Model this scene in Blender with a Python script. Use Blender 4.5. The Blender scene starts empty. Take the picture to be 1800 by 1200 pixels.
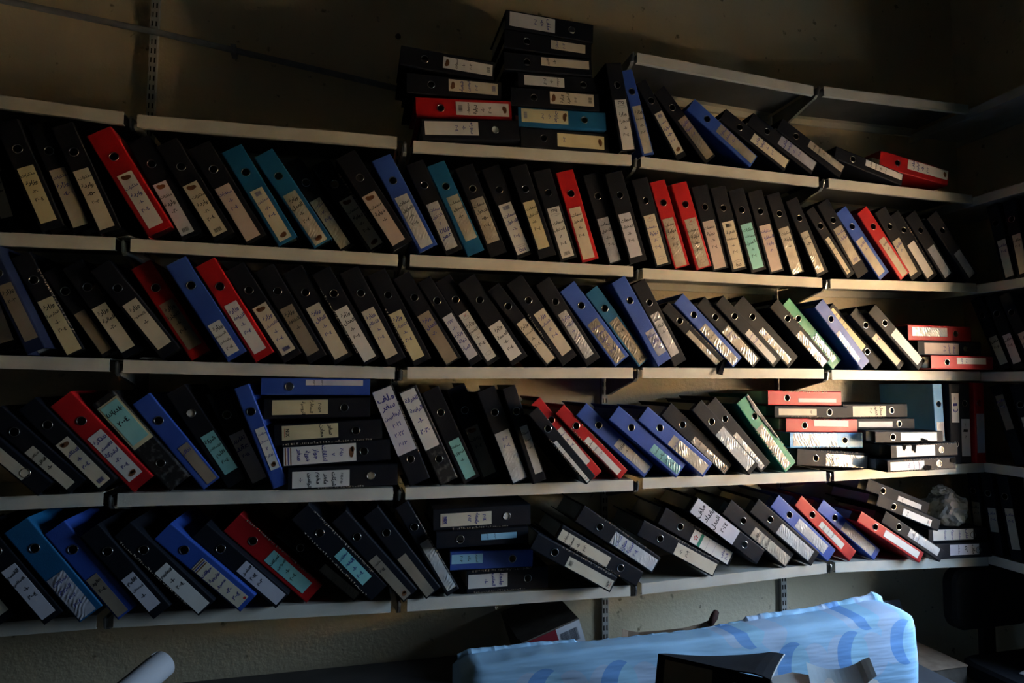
import bpy, bmesh, math, random
from mathutils import Vector, Matrix, Euler, noise
random.seed(7)
scene = bpy.context.scene
COL = scene.collection

# ---------------------------------------------------------------- camera
CAM = Vector((0.663, -1.987, 1.62))
cam_data = bpy.data.cameras.new('camera')
cam_data.sensor_width = 36.0
cam_data.lens = 36.0 * 1087.0 / 1800.0
cam_data.clip_start = 0.02
cam = bpy.data.objects.new('camera', cam_data)
COL.objects.link(cam)
_y, _p, _r = math.radians(14.04), math.radians(3.89), math.radians(0.40)
_f = Vector((math.sin(_y) * math.cos(_p), math.cos(_y) * math.cos(_p), math.sin(_p)))
_ri = Vector((math.cos(_y), -math.sin(_y), 0.0))
_u = _ri.cross(_f)
_r2 = _ri * math.cos(_r) + _u * math.sin(_r)
_u2 = -_ri * math.sin(_r) + _u * math.cos(_r)
cam.matrix_world = Matrix(((_r2.x, _u2.x, -_f.x, CAM.x), (_r2.y, _u2.y, -_f.y, CAM.y), (_r2.z, _u2.z, -_f.z, CAM.z), (0, 0, 0, 1)))
scene.camera = cam

# ---------------------------------------------------------------- world: clear sky, paler towards the horizon; a warm sun behind the building
SKY, SUN = 36.0, 400.0
world = bpy.data.worlds.new('World')
scene.world = world
world.use_nodes = True
nt = world.node_tree
nt.nodes.clear()
_out = nt.nodes.new('ShaderNodeOutputWorld')
_bg = nt.nodes.new('ShaderNodeBackground')
_tc = nt.nodes.new('ShaderNodeTexCoord')
_sx = nt.nodes.new('ShaderNodeSeparateXYZ')
_cr = nt.nodes.new('ShaderNodeValToRGB')
nt.links.new(_tc.outputs['Generated'], _sx.inputs[0])
nt.links.new(_sx.outputs['Z'], _cr.inputs[0])
_e = _cr.color_ramp.elements
_e[0].position = 0.0
_e[0].color = (0.58, 0.78, 1.0, 1)
_e[1].position = 1.0
_e[1].color = (0.26, 0.48, 0.95, 1)
nt.links.new(_cr.outputs[0], _bg.inputs['Color'])
_bg.inputs['Strength'].default_value = SKY
nt.links.new(_bg.outputs[0], _out.inputs['Surface'])
sun_data = bpy.data.lights.new('sun', 'SUN')
sun_data.energy = SUN
sun_data.color = (1.0, 0.86, 0.66)
sun_data.angle = math.radians(0.53)
sun = bpy.data.objects.new('sun', sun_data)
sun.rotation_euler = Vector((math.cos(math.radians(42)), 0.18, -math.sin(math.radians(42)))).to_track_quat('-Z', 'Y').to_euler()
sun.location = (-6, 0, 9)
COL.objects.link(sun)

# window opening in the right wall (y range, z range); a light portal sits in it so that daylight is sampled well
WALL_Y, WALL_X = 0.30, 3.42
WIN_Y0, WIN_Y1, WIN_Z0, WIN_Z1 = -1.24, -0.44, 1.00, 2.05
pl = bpy.data.lights.new('window_daylight', 'AREA')
pl.shape = 'RECTANGLE'
pl.size, pl.size_y = WIN_Z1 - WIN_Z0, WIN_Y1 - WIN_Y0
pl.cycles.is_portal = True
po = bpy.data.objects.new('window_daylight', pl)
po.location = (WALL_X + 0.02, (WIN_Y0 + WIN_Y1) / 2, (WIN_Z0 + WIN_Z1) / 2)
po.rotation_euler = (0, math.radians(90), 0)
COL.objects.link(po)

scene.view_settings.view_transform = 'Standard'
scene.view_settings.look = 'None'
scene.view_settings.gamma = 1.0
scene.view_settings.use_curve_mapping = False
scene.view_settings.exposure = -0.15
scene.cycles.max_bounces = 8
scene.cycles.diffuse_bounces = 4
scene.cycles.glossy_bounces = 4
scene.cycles.sample_clamp_indirect = 30.0
scene.cycles.use_denoising = True

# ---------------------------------------------------------------- materials
MATS = {}

def new_mat(name):
    m = bpy.data.materials.new(name)
    m.use_nodes = True
    n = m.node_tree
    b = n.nodes['Principled BSDF']
    return m, n, b

def mottled(name, c, c2=None, rough=0.5, spec=0.5, scale=6.0, bump=0.0, bscale=120.0, metal=0.0, coat=0.0, detail=4.0, lo=0.35, hi=0.7):
    """plain surface with a noise mix of two tints and an optional fine grain"""
    m, n, b = new_mat(name)
    c2 = c2 or tuple(v * 0.8 for v in c)
    tc = n.nodes.new('ShaderNodeTexCoord')
    ns = n.nodes.new('ShaderNodeTexNoise')
    ns.inputs['Scale'].default_value = scale
    ns.inputs['Detail'].default_value = detail
    n.links.new(tc.outputs['Object'], ns.inputs['Vector'])
    cr = n.nodes.new('ShaderNodeValToRGB')
    cr.color_ramp.elements[0].position = lo
    cr.color_ramp.elements[1].position = hi
    cr.color_ramp.elements[0].color = (*c2, 1)
    cr.color_ramp.elements[1].color = (*c, 1)
    n.links.new(ns.outputs['Fac'], cr.inputs[0])
    n.links.new(cr.outputs[0], b.inputs['Base Color'])
    b.inputs['Roughness'].default_value = rough
    b.inputs['Specular IOR Level'].default_value = spec
    b.inputs['Metallic'].default_value = metal
    if coat:
        b.inputs['Coat Weight'].default_value = coat
        b.inputs['Coat Roughness'].default_value = 0.12
    if bump:
        n2 = n.nodes.new('ShaderNodeTexNoise')
        n2.inputs['Scale'].default_value = bscale
        n2.inputs['Detail'].default_value = 3.0
        n.links.new(tc.outputs['Object'], n2.inputs['Vector'])
        bp = n.nodes.new('ShaderNodeBump')
        bp.inputs['Strength'].default_value = bump
        bp.inputs['Distance'].default_value = 0.002
        n.links.new(n2.outputs['Fac'], bp.inputs['Height'])
        n.links.new(bp.outputs[0], b.inputs['Normal'])
    MATS[name] = m
    return m

COVER = {
    'k': mottled('black_board', (0.0105, 0.0125, 0.018), (0.0075, 0.0088, 0.0125), 0.52, 0.13, 9, 0.25, 420),
    'r': mottled('red_board', (0.43, 0.012, 0.016), (0.35, 0.008, 0.012), 0.42, 0.32, 9, 0.2, 420),
    'b': mottled('blue_board', (0.034, 0.090, 0.40), (0.025, 0.068, 0.32), 0.42, 0.32, 9, 0.2, 420),
    't': mottled('teal_blue_board', (0.013, 0.118, 0.27), (0.009, 0.09, 0.21), 0.42, 0.32, 9, 0.2, 420),
    'g': mottled('green_board', (0.02, 0.27, 0.16), (0.014, 0.20, 0.12), 0.42, 0.4, 9, 0.2, 420),
    'n': mottled('navy_board', (0.016, 0.030, 0.085), (0.012, 0.02, 0.06), 0.42, 0.4, 9, 0.2, 420),
    'l': mottled('light_blue_board', (0.14, 0.40, 0.72), (0.10, 0.32, 0.62), 0.40, 0.45, 9, 0.2, 420),
}
M_MARBLE = mottled('marbled_black_board', (0.11, 0.105, 0.10), (0.012, 0.012, 0.013), 0.45, 0.4, 55, 0.2, 300, lo=0.52, hi=0.72)
PAPER = {
    'c': mottled('cream_paper', (0.66, 0.60, 0.47), (0.55, 0.48, 0.36), 0.55, 0.4, 14),
    'w': mottled('white_paper', (0.74, 0.72, 0.68), (0.64, 0.62, 0.58), 0.5, 0.4, 14),
    'y': mottled('yellowed_paper', (0.66, 0.60, 0.38), (0.55, 0.48, 0.28), 0.55, 0.4, 14),
    'd': mottled('brown_paper', (0.30, 0.25, 0.19), (0.22, 0.18, 0.13), 0.6, 0.3, 14),
    'p': mottled('pinkish_paper', (0.56, 0.47, 0.41), (0.48, 0.38, 0.34), 0.55, 0.4, 14),
    'L': mottled('pale_grey_paper', (0.60, 0.60, 0.66), (0.50, 0.49, 0.55), 0.5, 0.4, 14),
    'a': mottled('aqua_paper', (0.28, 0.64, 0.62), (0.22, 0.55, 0.54), 0.55, 0.4, 14),
    'g': mottled('green_paper', (0.18, 0.36, 0.27), (0.13, 0.28, 0.2), 0.5, 0.4, 14),
    'l': mottled('light_blue_paper', (0.30, 0.60, 0.78), (0.24, 0.50, 0.70), 0.55, 0.4, 14),
}

def pocket(name, c, c2):
    """paper behind a crumpled clear plastic sleeve: glossy, with diagonal creases"""
    m, n, b = new_mat(name)
    tc = n.nodes.new('ShaderNodeTexCoord')
    oi = n.nodes.new('ShaderNodeObjectInfo')
    ad = n.nodes.new('ShaderNodeVectorMath')
    ad.operation = 'ADD'
    n.links.new(tc.outputs['Object'], ad.inputs[0])
    n.links.new(oi.outputs['Random'], ad.inputs[1])
    mp = n.nodes.new('ShaderNodeMapping')
    mp.inputs['Rotation'].default_value = (0, math.radians(33), 0)
    mp.inputs['Scale'].default_value = (1.0, 1.0, 1.0)
    n.links.new(ad.outputs[0], mp.inputs['Vector'])
    wv = n.nodes.new('ShaderNodeTexWave')
    wv.wave_type = 'BANDS'
    wv.bands_direction = 'Z'
    wv.inputs['Scale'].default_value = 30.0
    wv.inputs['Distortion'].default_value = 9.0
    wv.inputs['Detail'].default_value = 2.0
    wv.inputs['Detail Scale'].default_value = 0.8
    n.links.new(mp.outputs[0], wv.inputs['Vector'])
    ns = n.nodes.new('ShaderNodeTexNoise')
    ns.inputs['Scale'].default_value = 16.0
    n.links.new(ad.outputs[0], ns.inputs['Vector'])
    cr = n.nodes.new('ShaderNodeValToRGB')
    cr.color_ramp.elements[0].position = 0.35
    cr.color_ramp.elements[1].position = 0.68
    cr.color_ramp.elements[0].color = (*c2, 1)
    cr.color_ramp.elements[1].color = (*c, 1)
    n.links.new(ns.outputs['Fac'], cr.inputs[0])
    n.links.new(cr.outputs[0], b.inputs['Base Color'])
    bp = n.nodes.new('ShaderNodeBump')
    bp.inputs['Strength'].default_value = 1.0
    bp.inputs["Distance"].default_value = 0.0010
    amp = n.nodes.new('ShaderNodeTexNoise')
    amp.inputs['Scale'].default_value = 34.0
    amp.inputs['Detail'].default_value = 2.0
    n.links.new(ad.outputs[0], amp.inputs['Vector'])
    am2 = n.nodes.new('ShaderNodeMapRange')
    am2.inputs['From Min'].default_value = 0.42
    am2.inputs['From Max'].default_value = 0.66
    n.links.new(amp.outputs['Fac'], am2.inputs['Value'])
    hm = n.nodes.new('ShaderNodeMath')
    hm.operation = 'MULTIPLY_ADD'
    n.links.new(wv.outputs['Fac'], hm.inputs[0])
    n.links.new(am2.outputs[0], hm.inputs[1])
    n.links.new(amp.outputs['Fac'], hm.inputs[2])
    n.links.new(hm.outputs[0], bp.inputs['Height'])
    n.links.new(bp.outputs[0], b.inputs['Normal'])
    n.links.new(bp.outputs[0], b.inputs['Coat Normal'])
    b.inputs['Roughness'].default_value = 0.26
    b.inputs['Specular IOR Level'].default_value = 0.9
    b.inputs['Coat Weight'].default_value = 1.0
    b.inputs['Coat IOR'].default_value = 1.9
    b.inputs['Coat Roughness'].default_value = 0.17
    MATS[name] = m
    return m

POCKET = {
    'c': pocket('cream_plastic_pocket', (0.62, 0.56, 0.45), (0.46, 0.40, 0.31)),
    'w': pocket('white_plastic_pocket', (0.70, 0.69, 0.67), (0.55, 0.54, 0.52)),
    'd': pocket('brown_plastic_pocket', (0.40, 0.35, 0.28), (0.28, 0.24, 0.18)),
    'L': pocket('grey_plastic_pocket', (0.54, 0.54, 0.60), (0.40, 0.40, 0.45)),
    'a': pocket('aqua_plastic_pocket', (0.26, 0.58, 0.60), (0.20, 0.48, 0.50)),
    'g': pocket('green_plastic_pocket', (0.16, 0.30, 0.24), (0.10, 0.22, 0.17)),
    'y': pocket('yellow_plastic_pocket', (0.62, 0.56, 0.38), (0.46, 0.40, 0.26)),
    'p': pocket('pink_plastic_pocket', (0.54, 0.46, 0.41), (0.42, 0.35, 0.31)),
    'l': pocket('blue_plastic_pocket', (0.30, 0.56, 0.74), (0.22, 0.44, 0.60)),
}
M_INK = mottled('black_ink', (0.02, 0.02, 0.025), (0.012, 0.012, 0.016), 0.6, 0.2)
M_BLUEINK = mottled('blue_ink', (0.045, 0.045, 0.26), (0.03, 0.03, 0.2), 0.6, 0.2)
M_REDINK = mottled('red_print', (0.50, 0.03, 0.03), (0.42, 0.02, 0.02), 0.6, 0.2)
M_BROWNINK = mottled('brown_print', (0.22, 0.09, 0.035), (0.15, 0.06, 0.025), 0.6, 0.2, 60)
M_GREENINK = mottled('green_print', (0.03, 0.22, 0.14), (0.02, 0.18, 0.11), 0.6, 0.2)
M_CHROME = mottled('nickel_ring', (0.80, 0.78, 0.74), (0.62, 0.60, 0.56), 0.24, 0.5, 30, metal=1.0)
M_PAGES = mottled('page_edges', (0.60, 0.57, 0.50), (0.40, 0.38, 0.33), 0.8, 0.2, 90)
M_FRAY = mottled('frayed_cardboard', (0.50, 0.43, 0.34), (0.13, 0.10, 0.08), 0.9, 0.1, 160)
M_TORNWHITE = mottled('torn_white_lining', (0.62, 0.62, 0.58), (0.40, 0.39, 0.36), 0.8, 0.2, 60)

def wall_material():
    m, n, b = new_mat('glossy_cream_wall_paint')
    tc = n.nodes.new('ShaderNodeTexCoord')
    big = n.nodes.new('ShaderNodeTexNoise')
    big.inputs['Scale'].default_value = 1.6
    big.inputs['Detail'].default_value = 6
    n.links.new(tc.outputs['Object'], big.inputs['Vector'])
    cr = n.nodes.new('ShaderNodeValToRGB')
    cr.color_ramp.elements[0].position = 0.30
    cr.color_ramp.elements[1].position = 0.70
    cr.color_ramp.elements[0].color = (0.65, 0.53, 0.34, 1)
    cr.color_ramp.elements[1].color = (0.77, 0.655, 0.45, 1)
    n.links.new(big.outputs['Fac'], cr.inputs[0])
    # scattered small dark scuffs
    sc = n.nodes.new('ShaderNodeTexNoise')
    sc.inputs['Scale'].default_value = 26
    sc.inputs['Detail'].default_value = 5
    n.links.new(tc.outputs['Object'], sc.inputs['Vector'])
    c2 = n.nodes.new('ShaderNodeValToRGB')
    c2.color_ramp.elements[0].position = 0.26
    c2.color_ramp.elements[1].position = 0.33
    c2.color_ramp.elements[0].color = (0.35, 0.32, 0.27, 1)
    c2.color_ramp.elements[1].color = (1, 1, 1, 1)
    n.links.new(sc.outputs['Fac'], c2.inputs[0])
    mx = n.nodes.new('ShaderNodeMix')
    mx.data_type = 'RGBA'
    mx.blend_type = 'MULTIPLY'
    mx.inputs[0].default_value = 1.0
    n.links.new(cr.outputs[0], mx.inputs[6])
    n.links.new(c2.outputs[0], mx.inputs[7])
    n.links.new(mx.outputs[2], b.inputs['Base Color'])
    f = n.nodes.new('ShaderNodeTexNoise')
    f.inputs['Scale'].default_value = 75
    f.inputs['Detail'].default_value = 4
    n.links.new(tc.outputs['Object'], f.inputs['Vector'])
    bp = n.nodes.new('ShaderNodeBump')
    bp.inputs['Strength'].default_value = 0.55
    bp.inputs['Distance'].default_value = 0.004
    n.links.new(f.outputs['Fac'], bp.inputs['Height'])
    n.links.new(bp.outputs[0], b.inputs['Normal'])
    b.inputs['Roughness'].default_value = 0.30
    b.inputs['Specular IOR Level'].default_value = 0.55
    return m

M_WALL = wall_material()
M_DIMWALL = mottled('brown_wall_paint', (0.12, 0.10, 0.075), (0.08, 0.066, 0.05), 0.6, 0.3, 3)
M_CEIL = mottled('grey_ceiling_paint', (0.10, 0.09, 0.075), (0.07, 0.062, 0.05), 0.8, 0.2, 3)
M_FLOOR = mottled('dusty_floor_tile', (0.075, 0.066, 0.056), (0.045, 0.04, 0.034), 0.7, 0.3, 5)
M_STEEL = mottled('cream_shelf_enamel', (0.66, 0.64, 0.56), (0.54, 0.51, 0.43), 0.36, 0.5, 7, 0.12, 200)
M_UNDERSHADE = mottled('shade_toned_underside', (0.17, 0.175, 0.18), (0.10, 0.105, 0.11), 0.34, 0.5, 5, metal=0.55)  # shade beneath the trays is put into this darker metal tone
M_UPRIGHT = mottled('grey_upright_enamel', (0.52, 0.51, 0.47), (0.44, 0.43, 0.39), 0.45, 0.4, 20)
M_BRACKET = mottled('shaded_bracket_enamel', (0.20, 0.195, 0.18), (0.13, 0.125, 0.115), 0.45, 0.4, 20)  # the cream shelf paint, darkened: shade between the bays is in the colour
M_NIB = mottled('worn_bracket_steel', (0.55, 0.55, 0.53), (0.40, 0.40, 0.38), 0.3, 0.5, 30, metal=0.9)

# ---------------------------------------------------------------- mesh helpers

def link(name, me, parent=None, mat=None, loc=None, rot=None):
    o = bpy.data.objects.new(name, me)
    COL.objects.link(o)
    if parent:
        o.parent = parent
    if loc:
        o.location = loc
    if rot:
        o.rotation_euler = rot
    if mat is not None and me is not None:
        if len(me.materials) == 0:
            me.materials.append(mat)
        elif me.materials[0] is not mat:
            o.material_slots[0].link = 'OBJECT'
            o.material_slots[0].material = mat
    return o

def tag(o, label, cat, group=None):
    o['label'] = label
    o['category'] = cat
    if group:
        o['group'] = group
    return o

def thing(name, label, cat, loc=(0, 0, 0), rot=(0, 0, 0), group=None):
    o = bpy.data.objects.new(name, None)
    o.empty_display_size = 0.02
    COL.objects.link(o)
    o.location = loc
    o.rotation_euler = rot
    return tag(o, label, cat, group)

def struct(o):
    o['kind'] = 'structure'
    return o

class MB:
    """collects quads / boxes / tubes into one mesh"""
    def __init__(self):
        self.v = []
        self.f = []
    def add(self, vs, fs):
        k = len(self.v)
        self.v += [tuple(p) for p in vs]
        self.f += [tuple(i + k for i in f) for f in fs]
        return self
    def box(self, x0, y0, z0, x1, y1, z1):
        return self.add([(x0, y0, z0), (x1, y0, z0), (x1, y1, z0), (x0, y1, z0), (x0, y0, z1), (x1, y0, z1), (x1, y1, z1), (x0, y1, z1)],
                        [(0, 3, 2, 1), (4, 5, 6, 7), (0, 1, 5, 4), (1, 2, 6, 5), (2, 3, 7, 6), (3, 0, 4, 7)])
    def hexa(self, p):
        return self.add(p, [(0, 3, 2, 1), (4, 5, 6, 7), (0, 1, 5, 4), (1, 2, 6, 5), (2, 3, 7, 6), (3, 0, 4, 7)])
    def tube(self, pts, r, n=8, cap=True):
        pts = [Vector(p) for p in pts]
        rings = []
        for i, p in enumerate(pts):
            a = pts[max(i - 1, 0)]
            b = pts[min(i + 1, len(pts) - 1)]
            d = (b - a).normalized()
            s = d.cross(Vector((0, 0, 1)))
            if s.length < 1e-3:
                s = d.cross(Vector((1, 0, 0)))
            s.normalize()
            t = s.cross(d)
            rr = r[i] if isinstance(r, (list, tuple)) else r
            rings.append([p + (s * math.cos(2 * math.pi * k / n) + t * math.sin(2 * math.pi * k / n)) * rr for k in range(n)])
        vs = [q for ring in rings for q in ring]
        fs = []
        for i in range(len(pts) - 1):
            for k in range(n):
                fs.append((i * n + k, i * n + (k + 1) % n, (i + 1) * n + (k + 1) % n, (i + 1) * n + k))
        if cap:
            fs.append(tuple(range(n - 1, -1, -1)))
            fs.append(tuple((len(pts) - 1) * n + k for k in range(n)))
        return self.add(vs, fs)
    def mesh(self, name, smooth=False):
        me = bpy.data.meshes.new(name)
        me.from_pydata(self.v, [], self.f)
        me.validate()
        me.update()
        if smooth:
            me.shade_smooth()
        return me

def fix_normals(me):
    bm = bmesh.new()
    bm.from_mesh(me)
    bmesh.ops.recalc_face_normals(bm, faces=bm.faces)
    bm.to_mesh(me)
    bm.free()
    return me

def extrude_profile(prof, axis_len, name):
    """prof: closed list of (y,z); extruded along x from 0 to axis_len"""
    n = len(prof)
    vs = [(0, y, z) for y, z in prof] + [(axis_len, y, z) for y, z in prof]
    fs = [(i, (i + 1) % n, n + (i + 1) % n, n + i) for i in range(n)]
    fs += [tuple(range(n - 1, -1, -1)), tuple(range(n, 2 * n))]
    m = MB().add(vs, fs).mesh(name)
    return fix_normals(m)

# ---------------------------------------------------------------- room shell
X0, Y0, ZC = -2.2, -3.6, 3.70
T = 0.16
struct(link('wall_back', MB().box(X0 - T, WALL_Y, -0.1, WALL_X + T, WALL_Y + T, ZC + 0.1).mesh('wall_back'), mat=M_WALL))
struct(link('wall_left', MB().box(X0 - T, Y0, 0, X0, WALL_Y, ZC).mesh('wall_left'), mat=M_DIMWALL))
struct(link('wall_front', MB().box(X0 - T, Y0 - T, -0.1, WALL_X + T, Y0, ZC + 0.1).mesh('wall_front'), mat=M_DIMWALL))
wr = MB()
wr.box(WALL_X, Y0, 0, WALL_X + T, WIN_Y0, ZC)
wr.box(WALL_X, WIN_Y1, 0, WALL_X + T, WALL_Y, ZC)
wr.box(WALL_X, WIN_Y0, 0, WALL_X + T, WIN_Y1, WIN_Z0)
wr.box(WALL_X, WIN_Y0, WIN_Z1, WALL_X + T, WIN_Y1, ZC)
struct(link('wall_right', wr.mesh('wall_right'), mat=M_WALL))
struct(link('unseen_shade_pier_1', MB().box(3.195, -0.400, 0, WALL_X - 0.001, -0.355, ZC).mesh('unseen_shade_pier_1'), mat=M_DIMWALL))  # unseen pier, added to keep window light out of the right corner
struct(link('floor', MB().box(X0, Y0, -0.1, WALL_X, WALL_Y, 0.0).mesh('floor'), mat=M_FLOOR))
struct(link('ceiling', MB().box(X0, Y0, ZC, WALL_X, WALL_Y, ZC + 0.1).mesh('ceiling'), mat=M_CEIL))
M_SAND = mottled('sandy_yard_ground', (0.58, 0.42, 0.25), (0.46, 0.33, 0.19), 0.9, 0.1, 0.8)
M_YARDWALL = mottled('sunlit_plaster_wall', (0.78, 0.62, 0.42), (0.68, 0.53, 0.35), 0.9, 0.1, 1.2)
struct(link('ground', MB().box(WALL_X + T + 0.01, -40, -0.35, 60, 40, -0.15).mesh('ground'), mat=M_SAND))
struct(link('wall_outside', MB().box(12.5, -30, -0.15, 12.8, -4.6, 2.75).mesh('wall_outside'), mat=M_YARDWALL))
wf = MB()
for a in ((WIN_Y0, WIN_Z0, WIN_Y1, WIN_Z0 + 0.04), (WIN_Y0, WIN_Z1 - 0.04, WIN_Y1, WIN_Z1), (WIN_Y0, WIN_Z0 + 0.04, WIN_Y0 + 0.04, WIN_Z1 - 0.04), (WIN_Y1 - 0.04, WIN_Z0 + 0.04, WIN_Y1, WIN_Z1 - 0.04)):
    wf.box(WALL_X + 0.08, a[0], a[1], WALL_X + 0.13, a[2], a[3])
struct(link('window_1', wf.mesh('window_1'), mat=M_UPRIGHT))

# ---------------------------------------------------------------- shelving
SHELVES = {
 1: [(1.619,2.817,2.366,2.787), (2.414,2.791,3.125,2.802)],
 2: [(-0.328,2.418,-0.017,2.405), (0.019,2.402,0.771,2.415), (0.824,2.408,1.594,2.436), (1.631,2.433,2.378,2.425), (2.425,2.425,3.142,2.416)],
 3: [(-0.307,2.029,-0.022,2.033), (0.017,2.032,0.782,2.030), (0.820,2.032,1.598,2.035), (1.635,2.030,2.381,2.032), (2.420,2.030,3.149,2.046)],
 4: [(-0.289,1.688,-0.021,1.683), (0.014,1.680,0.779,1.669), (0.818,1.670,1.595,1.678), (1.632,1.679,2.378,1.684), (2.414,1.680,3.137,1.682)],
 5: [(-0.268,1.304,-0.020,1.307), (0.016,1.303,0.781,1.293), (0.819,1.292,1.593,1.293), (1.629,1.298,2.376,1.301), (2.411,1.300,3.137,1.314)],
 6: [(-0.250,0.971,-0.021,0.972), (0.021,0.971,0.781,0.951), (0.831,0.950,1.580,0.941), (1.622,0.943,2.367,0.965), (2.405,0.965,3.024,0.947)],
}

SNAME = {1: 'empty topmost', 2: 'top filled', 3: 'second filled', 4: 'third filled', 5: 'fourth filled', 6: 'lowest'}
BAY = ['leftmost bay', 'second bay from left', 'middle bay', 'second bay from right', 'rightmost bay']
DEPTH, LIP, TH = 0.279, 0.037, 0.0016

def shelf_mesh(w, dz, yl=0.0):
    """steel tray: top sheet, front lip with a small return, back lip"""
    d = DEPTH
    prof = [(0, 0), (d, 0), (d, -0.030), (d - 0.010, -0.030), (d - 0.010, -0.0284), (d - TH, -0.0284), (d - TH, -TH), (TH, -TH), (TH, -LIP + TH), (0.014, -LIP + TH), (0.014, -LIP), (0, -LIP)]
    me = extrude_profile(prof, w, 'shelf_tray')
    for v in me.vertices:
        v.co.z += dz * v.co.x / w
    return me

def shelf(x0, z0, x1, z1, label, rot=0.0, y=0.0):
    t = thing('steel_shelf', label, 'shelf', (x0, y, z0), (0, 0, rot), 'cream steel shelves')
    w = (x1 - x0)
    link('shelf_tray', shelf_mesh(w, z1 - z0), t, M_STEEL)
    k = z1 - z0
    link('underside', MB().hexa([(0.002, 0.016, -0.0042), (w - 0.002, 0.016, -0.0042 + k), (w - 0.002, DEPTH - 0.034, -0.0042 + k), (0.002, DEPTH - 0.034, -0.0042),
                                 (0.002, 0.016, -0.0019), (w - 0.002, 0.016, -0.0019 + k), (w - 0.002, DEPTH - 0.034, -0.0019 + k), (0.002, DEPTH - 0.034, -0.0019)]).mesh('underside'), t, M_UNDERSHADE)
    return t

for s, segs in SHELVES.items():
    n = len(segs)
    for i, (x0, z0, x1, z1) in enumerate(segs):
        bay = i + 5 - n
        k = (z1 - z0) / (x1 - x0)
        if bay == 0:
            x0, z0 = -0.805, z0 + k * (-0.805 - x0)
        if bay == 4:
            x1, z1 = 3.130, z1 + k * (3.130 - x1)
        shelf(x0, z0, x1, z1, '%s cream steel shelf, %s, long back wall' % (SNAME[s], BAY[bay]))

RIGHT_Z = {1: 2.785, 2: 2.407, 3: 2.040, 4: 1.680, 5: 1.314, 6: 0.950}
for s, z in RIGHT_Z.items():
    t = thing('steel_shelf', '%s cream steel shelf on the dark right wall' % SNAME[s], 'shelf', (3.136, 0.296, z), (0, 0, -math.pi / 2), 'cream steel shelves')
    link('shelf_tray', shelf_mesh(0.650, 0.0), t, M_STEEL)

def upright_mesh(z0, z1):
    """slotted steel channel: front face with two rows of slots, two sides"""
    mb = MB()
    xs = [-0.0125, -0.0085, -0.0035, 0.0035, 0.0085, 0.0125]
    yf, yb = -0.018, 0.0
    p = 0.032
    n = int((z1 - z0) / p)
    for k in range(n):
        a = k * p
        b, c, d = a + 0.007, a + 0.025, a + p
        for i in range(5):
            if i in (1, 3):
                mb.add([(xs[i], yf, a), (xs[i + 1], yf, a), (xs[i + 1], yf, b), (xs[i], yf, b)], [(0, 1, 2, 3)])
                mb.add([(xs[i], yf, c), (xs[i + 1], yf, c), (xs[i + 1], yf, d), (xs[i], yf, d)], [(0, 1, 2, 3)])
            else:
                mb.add([(xs[i], yf, a), (xs[i + 1], yf, a), (xs[i + 1], yf, d), (xs[i], yf, d)], [(0, 1, 2, 3)])
    h = n * p
    mb.add([(xs[0], yf, 0), (xs[0], yf, h), (xs[0], yb, h), (xs[0], yb, 0)], [(0, 1, 2, 3)])
    mb.add([(xs[5], yf, 0), (xs[5], yb, 0), (xs[5], yb, h), (xs[5], yf, h)], [(0, 1, 2, 3)])
    return mb.mesh('slotted_upright')

M_SLOTBACK = mottled('dark_channel_inside', (0.035, 0.033, 0.03), (0.025, 0.024, 0.022), 0.8, 0.2)
UPR = [(-0.82, 0.93, 3.1), (-0.035, 0.90, 3.2), (0.795, 0.88, 2.52), (1.606, 0.10, 2.86), (2.398, 0.10, 2.80)]
UL = ['far left beyond the frame edge', 'left, rising above the shelves', 'left of the middle bay', 'at the centre, right of the middle bay', 'second from the corner']
for (x, z0, z1), ul in zip(UPR, UL):
    t = thing('slotted_upright', 'slotted steel wall upright %s' % ul, 'upright', (x, WALL_Y - 0.0005, z0), group='slotted uprights on the back wall')
    link('channel', upright_mesh(z0, z1), t, M_UPRIGHT)
    link('channel_back', MB().box(-0.012, -0.002, 0.002, 0.012, -0.0005, z1 - z0 - 0.03).mesh('channel_back'), t, M_SLOTBACK)

def bracket_mesh():
    prof = [(0.000, -0.004), (0.268, -0.004), (0.268, -0.092), (0.24, -0.090), (0.15, -0.066), (0.06, -0.046), (0.02, -0.040), (0.006, -0.030)]
    me = extrude_profile(prof, 0.012, 'bracket_arm')
    return me
def nib_mesh():
    """bright curled tip at the bracket's front"""
    prof = []
    for k in range(7):
        a = math.radians(-60 + 30 * k)
        prof.append((-0.002 - 0.005 * math.cos(a), -0.008 + 0.010 * math.sin(a)))
    prof += [(0.004, 0.002), (0.004, -0.034), (-0.001, -0.032)]
    return extrude_profile(prof, 0.004, 'bracket_nib')
def shallow_bracket_mesh():
    prof = [(0.000, -0.004), (0.268, -0.004), (0.268, -0.036), (0.02, -0.034), (0.006, -0.028)]
    return extrude_profile(prof, 0.012, 'bracket_arm')
BR, NB, BS = bracket_mesh(), nib_mesh(), shallow_bracket_mesh()
SHALLOW = {(2, 1), (3, 2), (3, 3), (5, 2), (4, 2)}   # binders below stand right up against these
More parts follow.
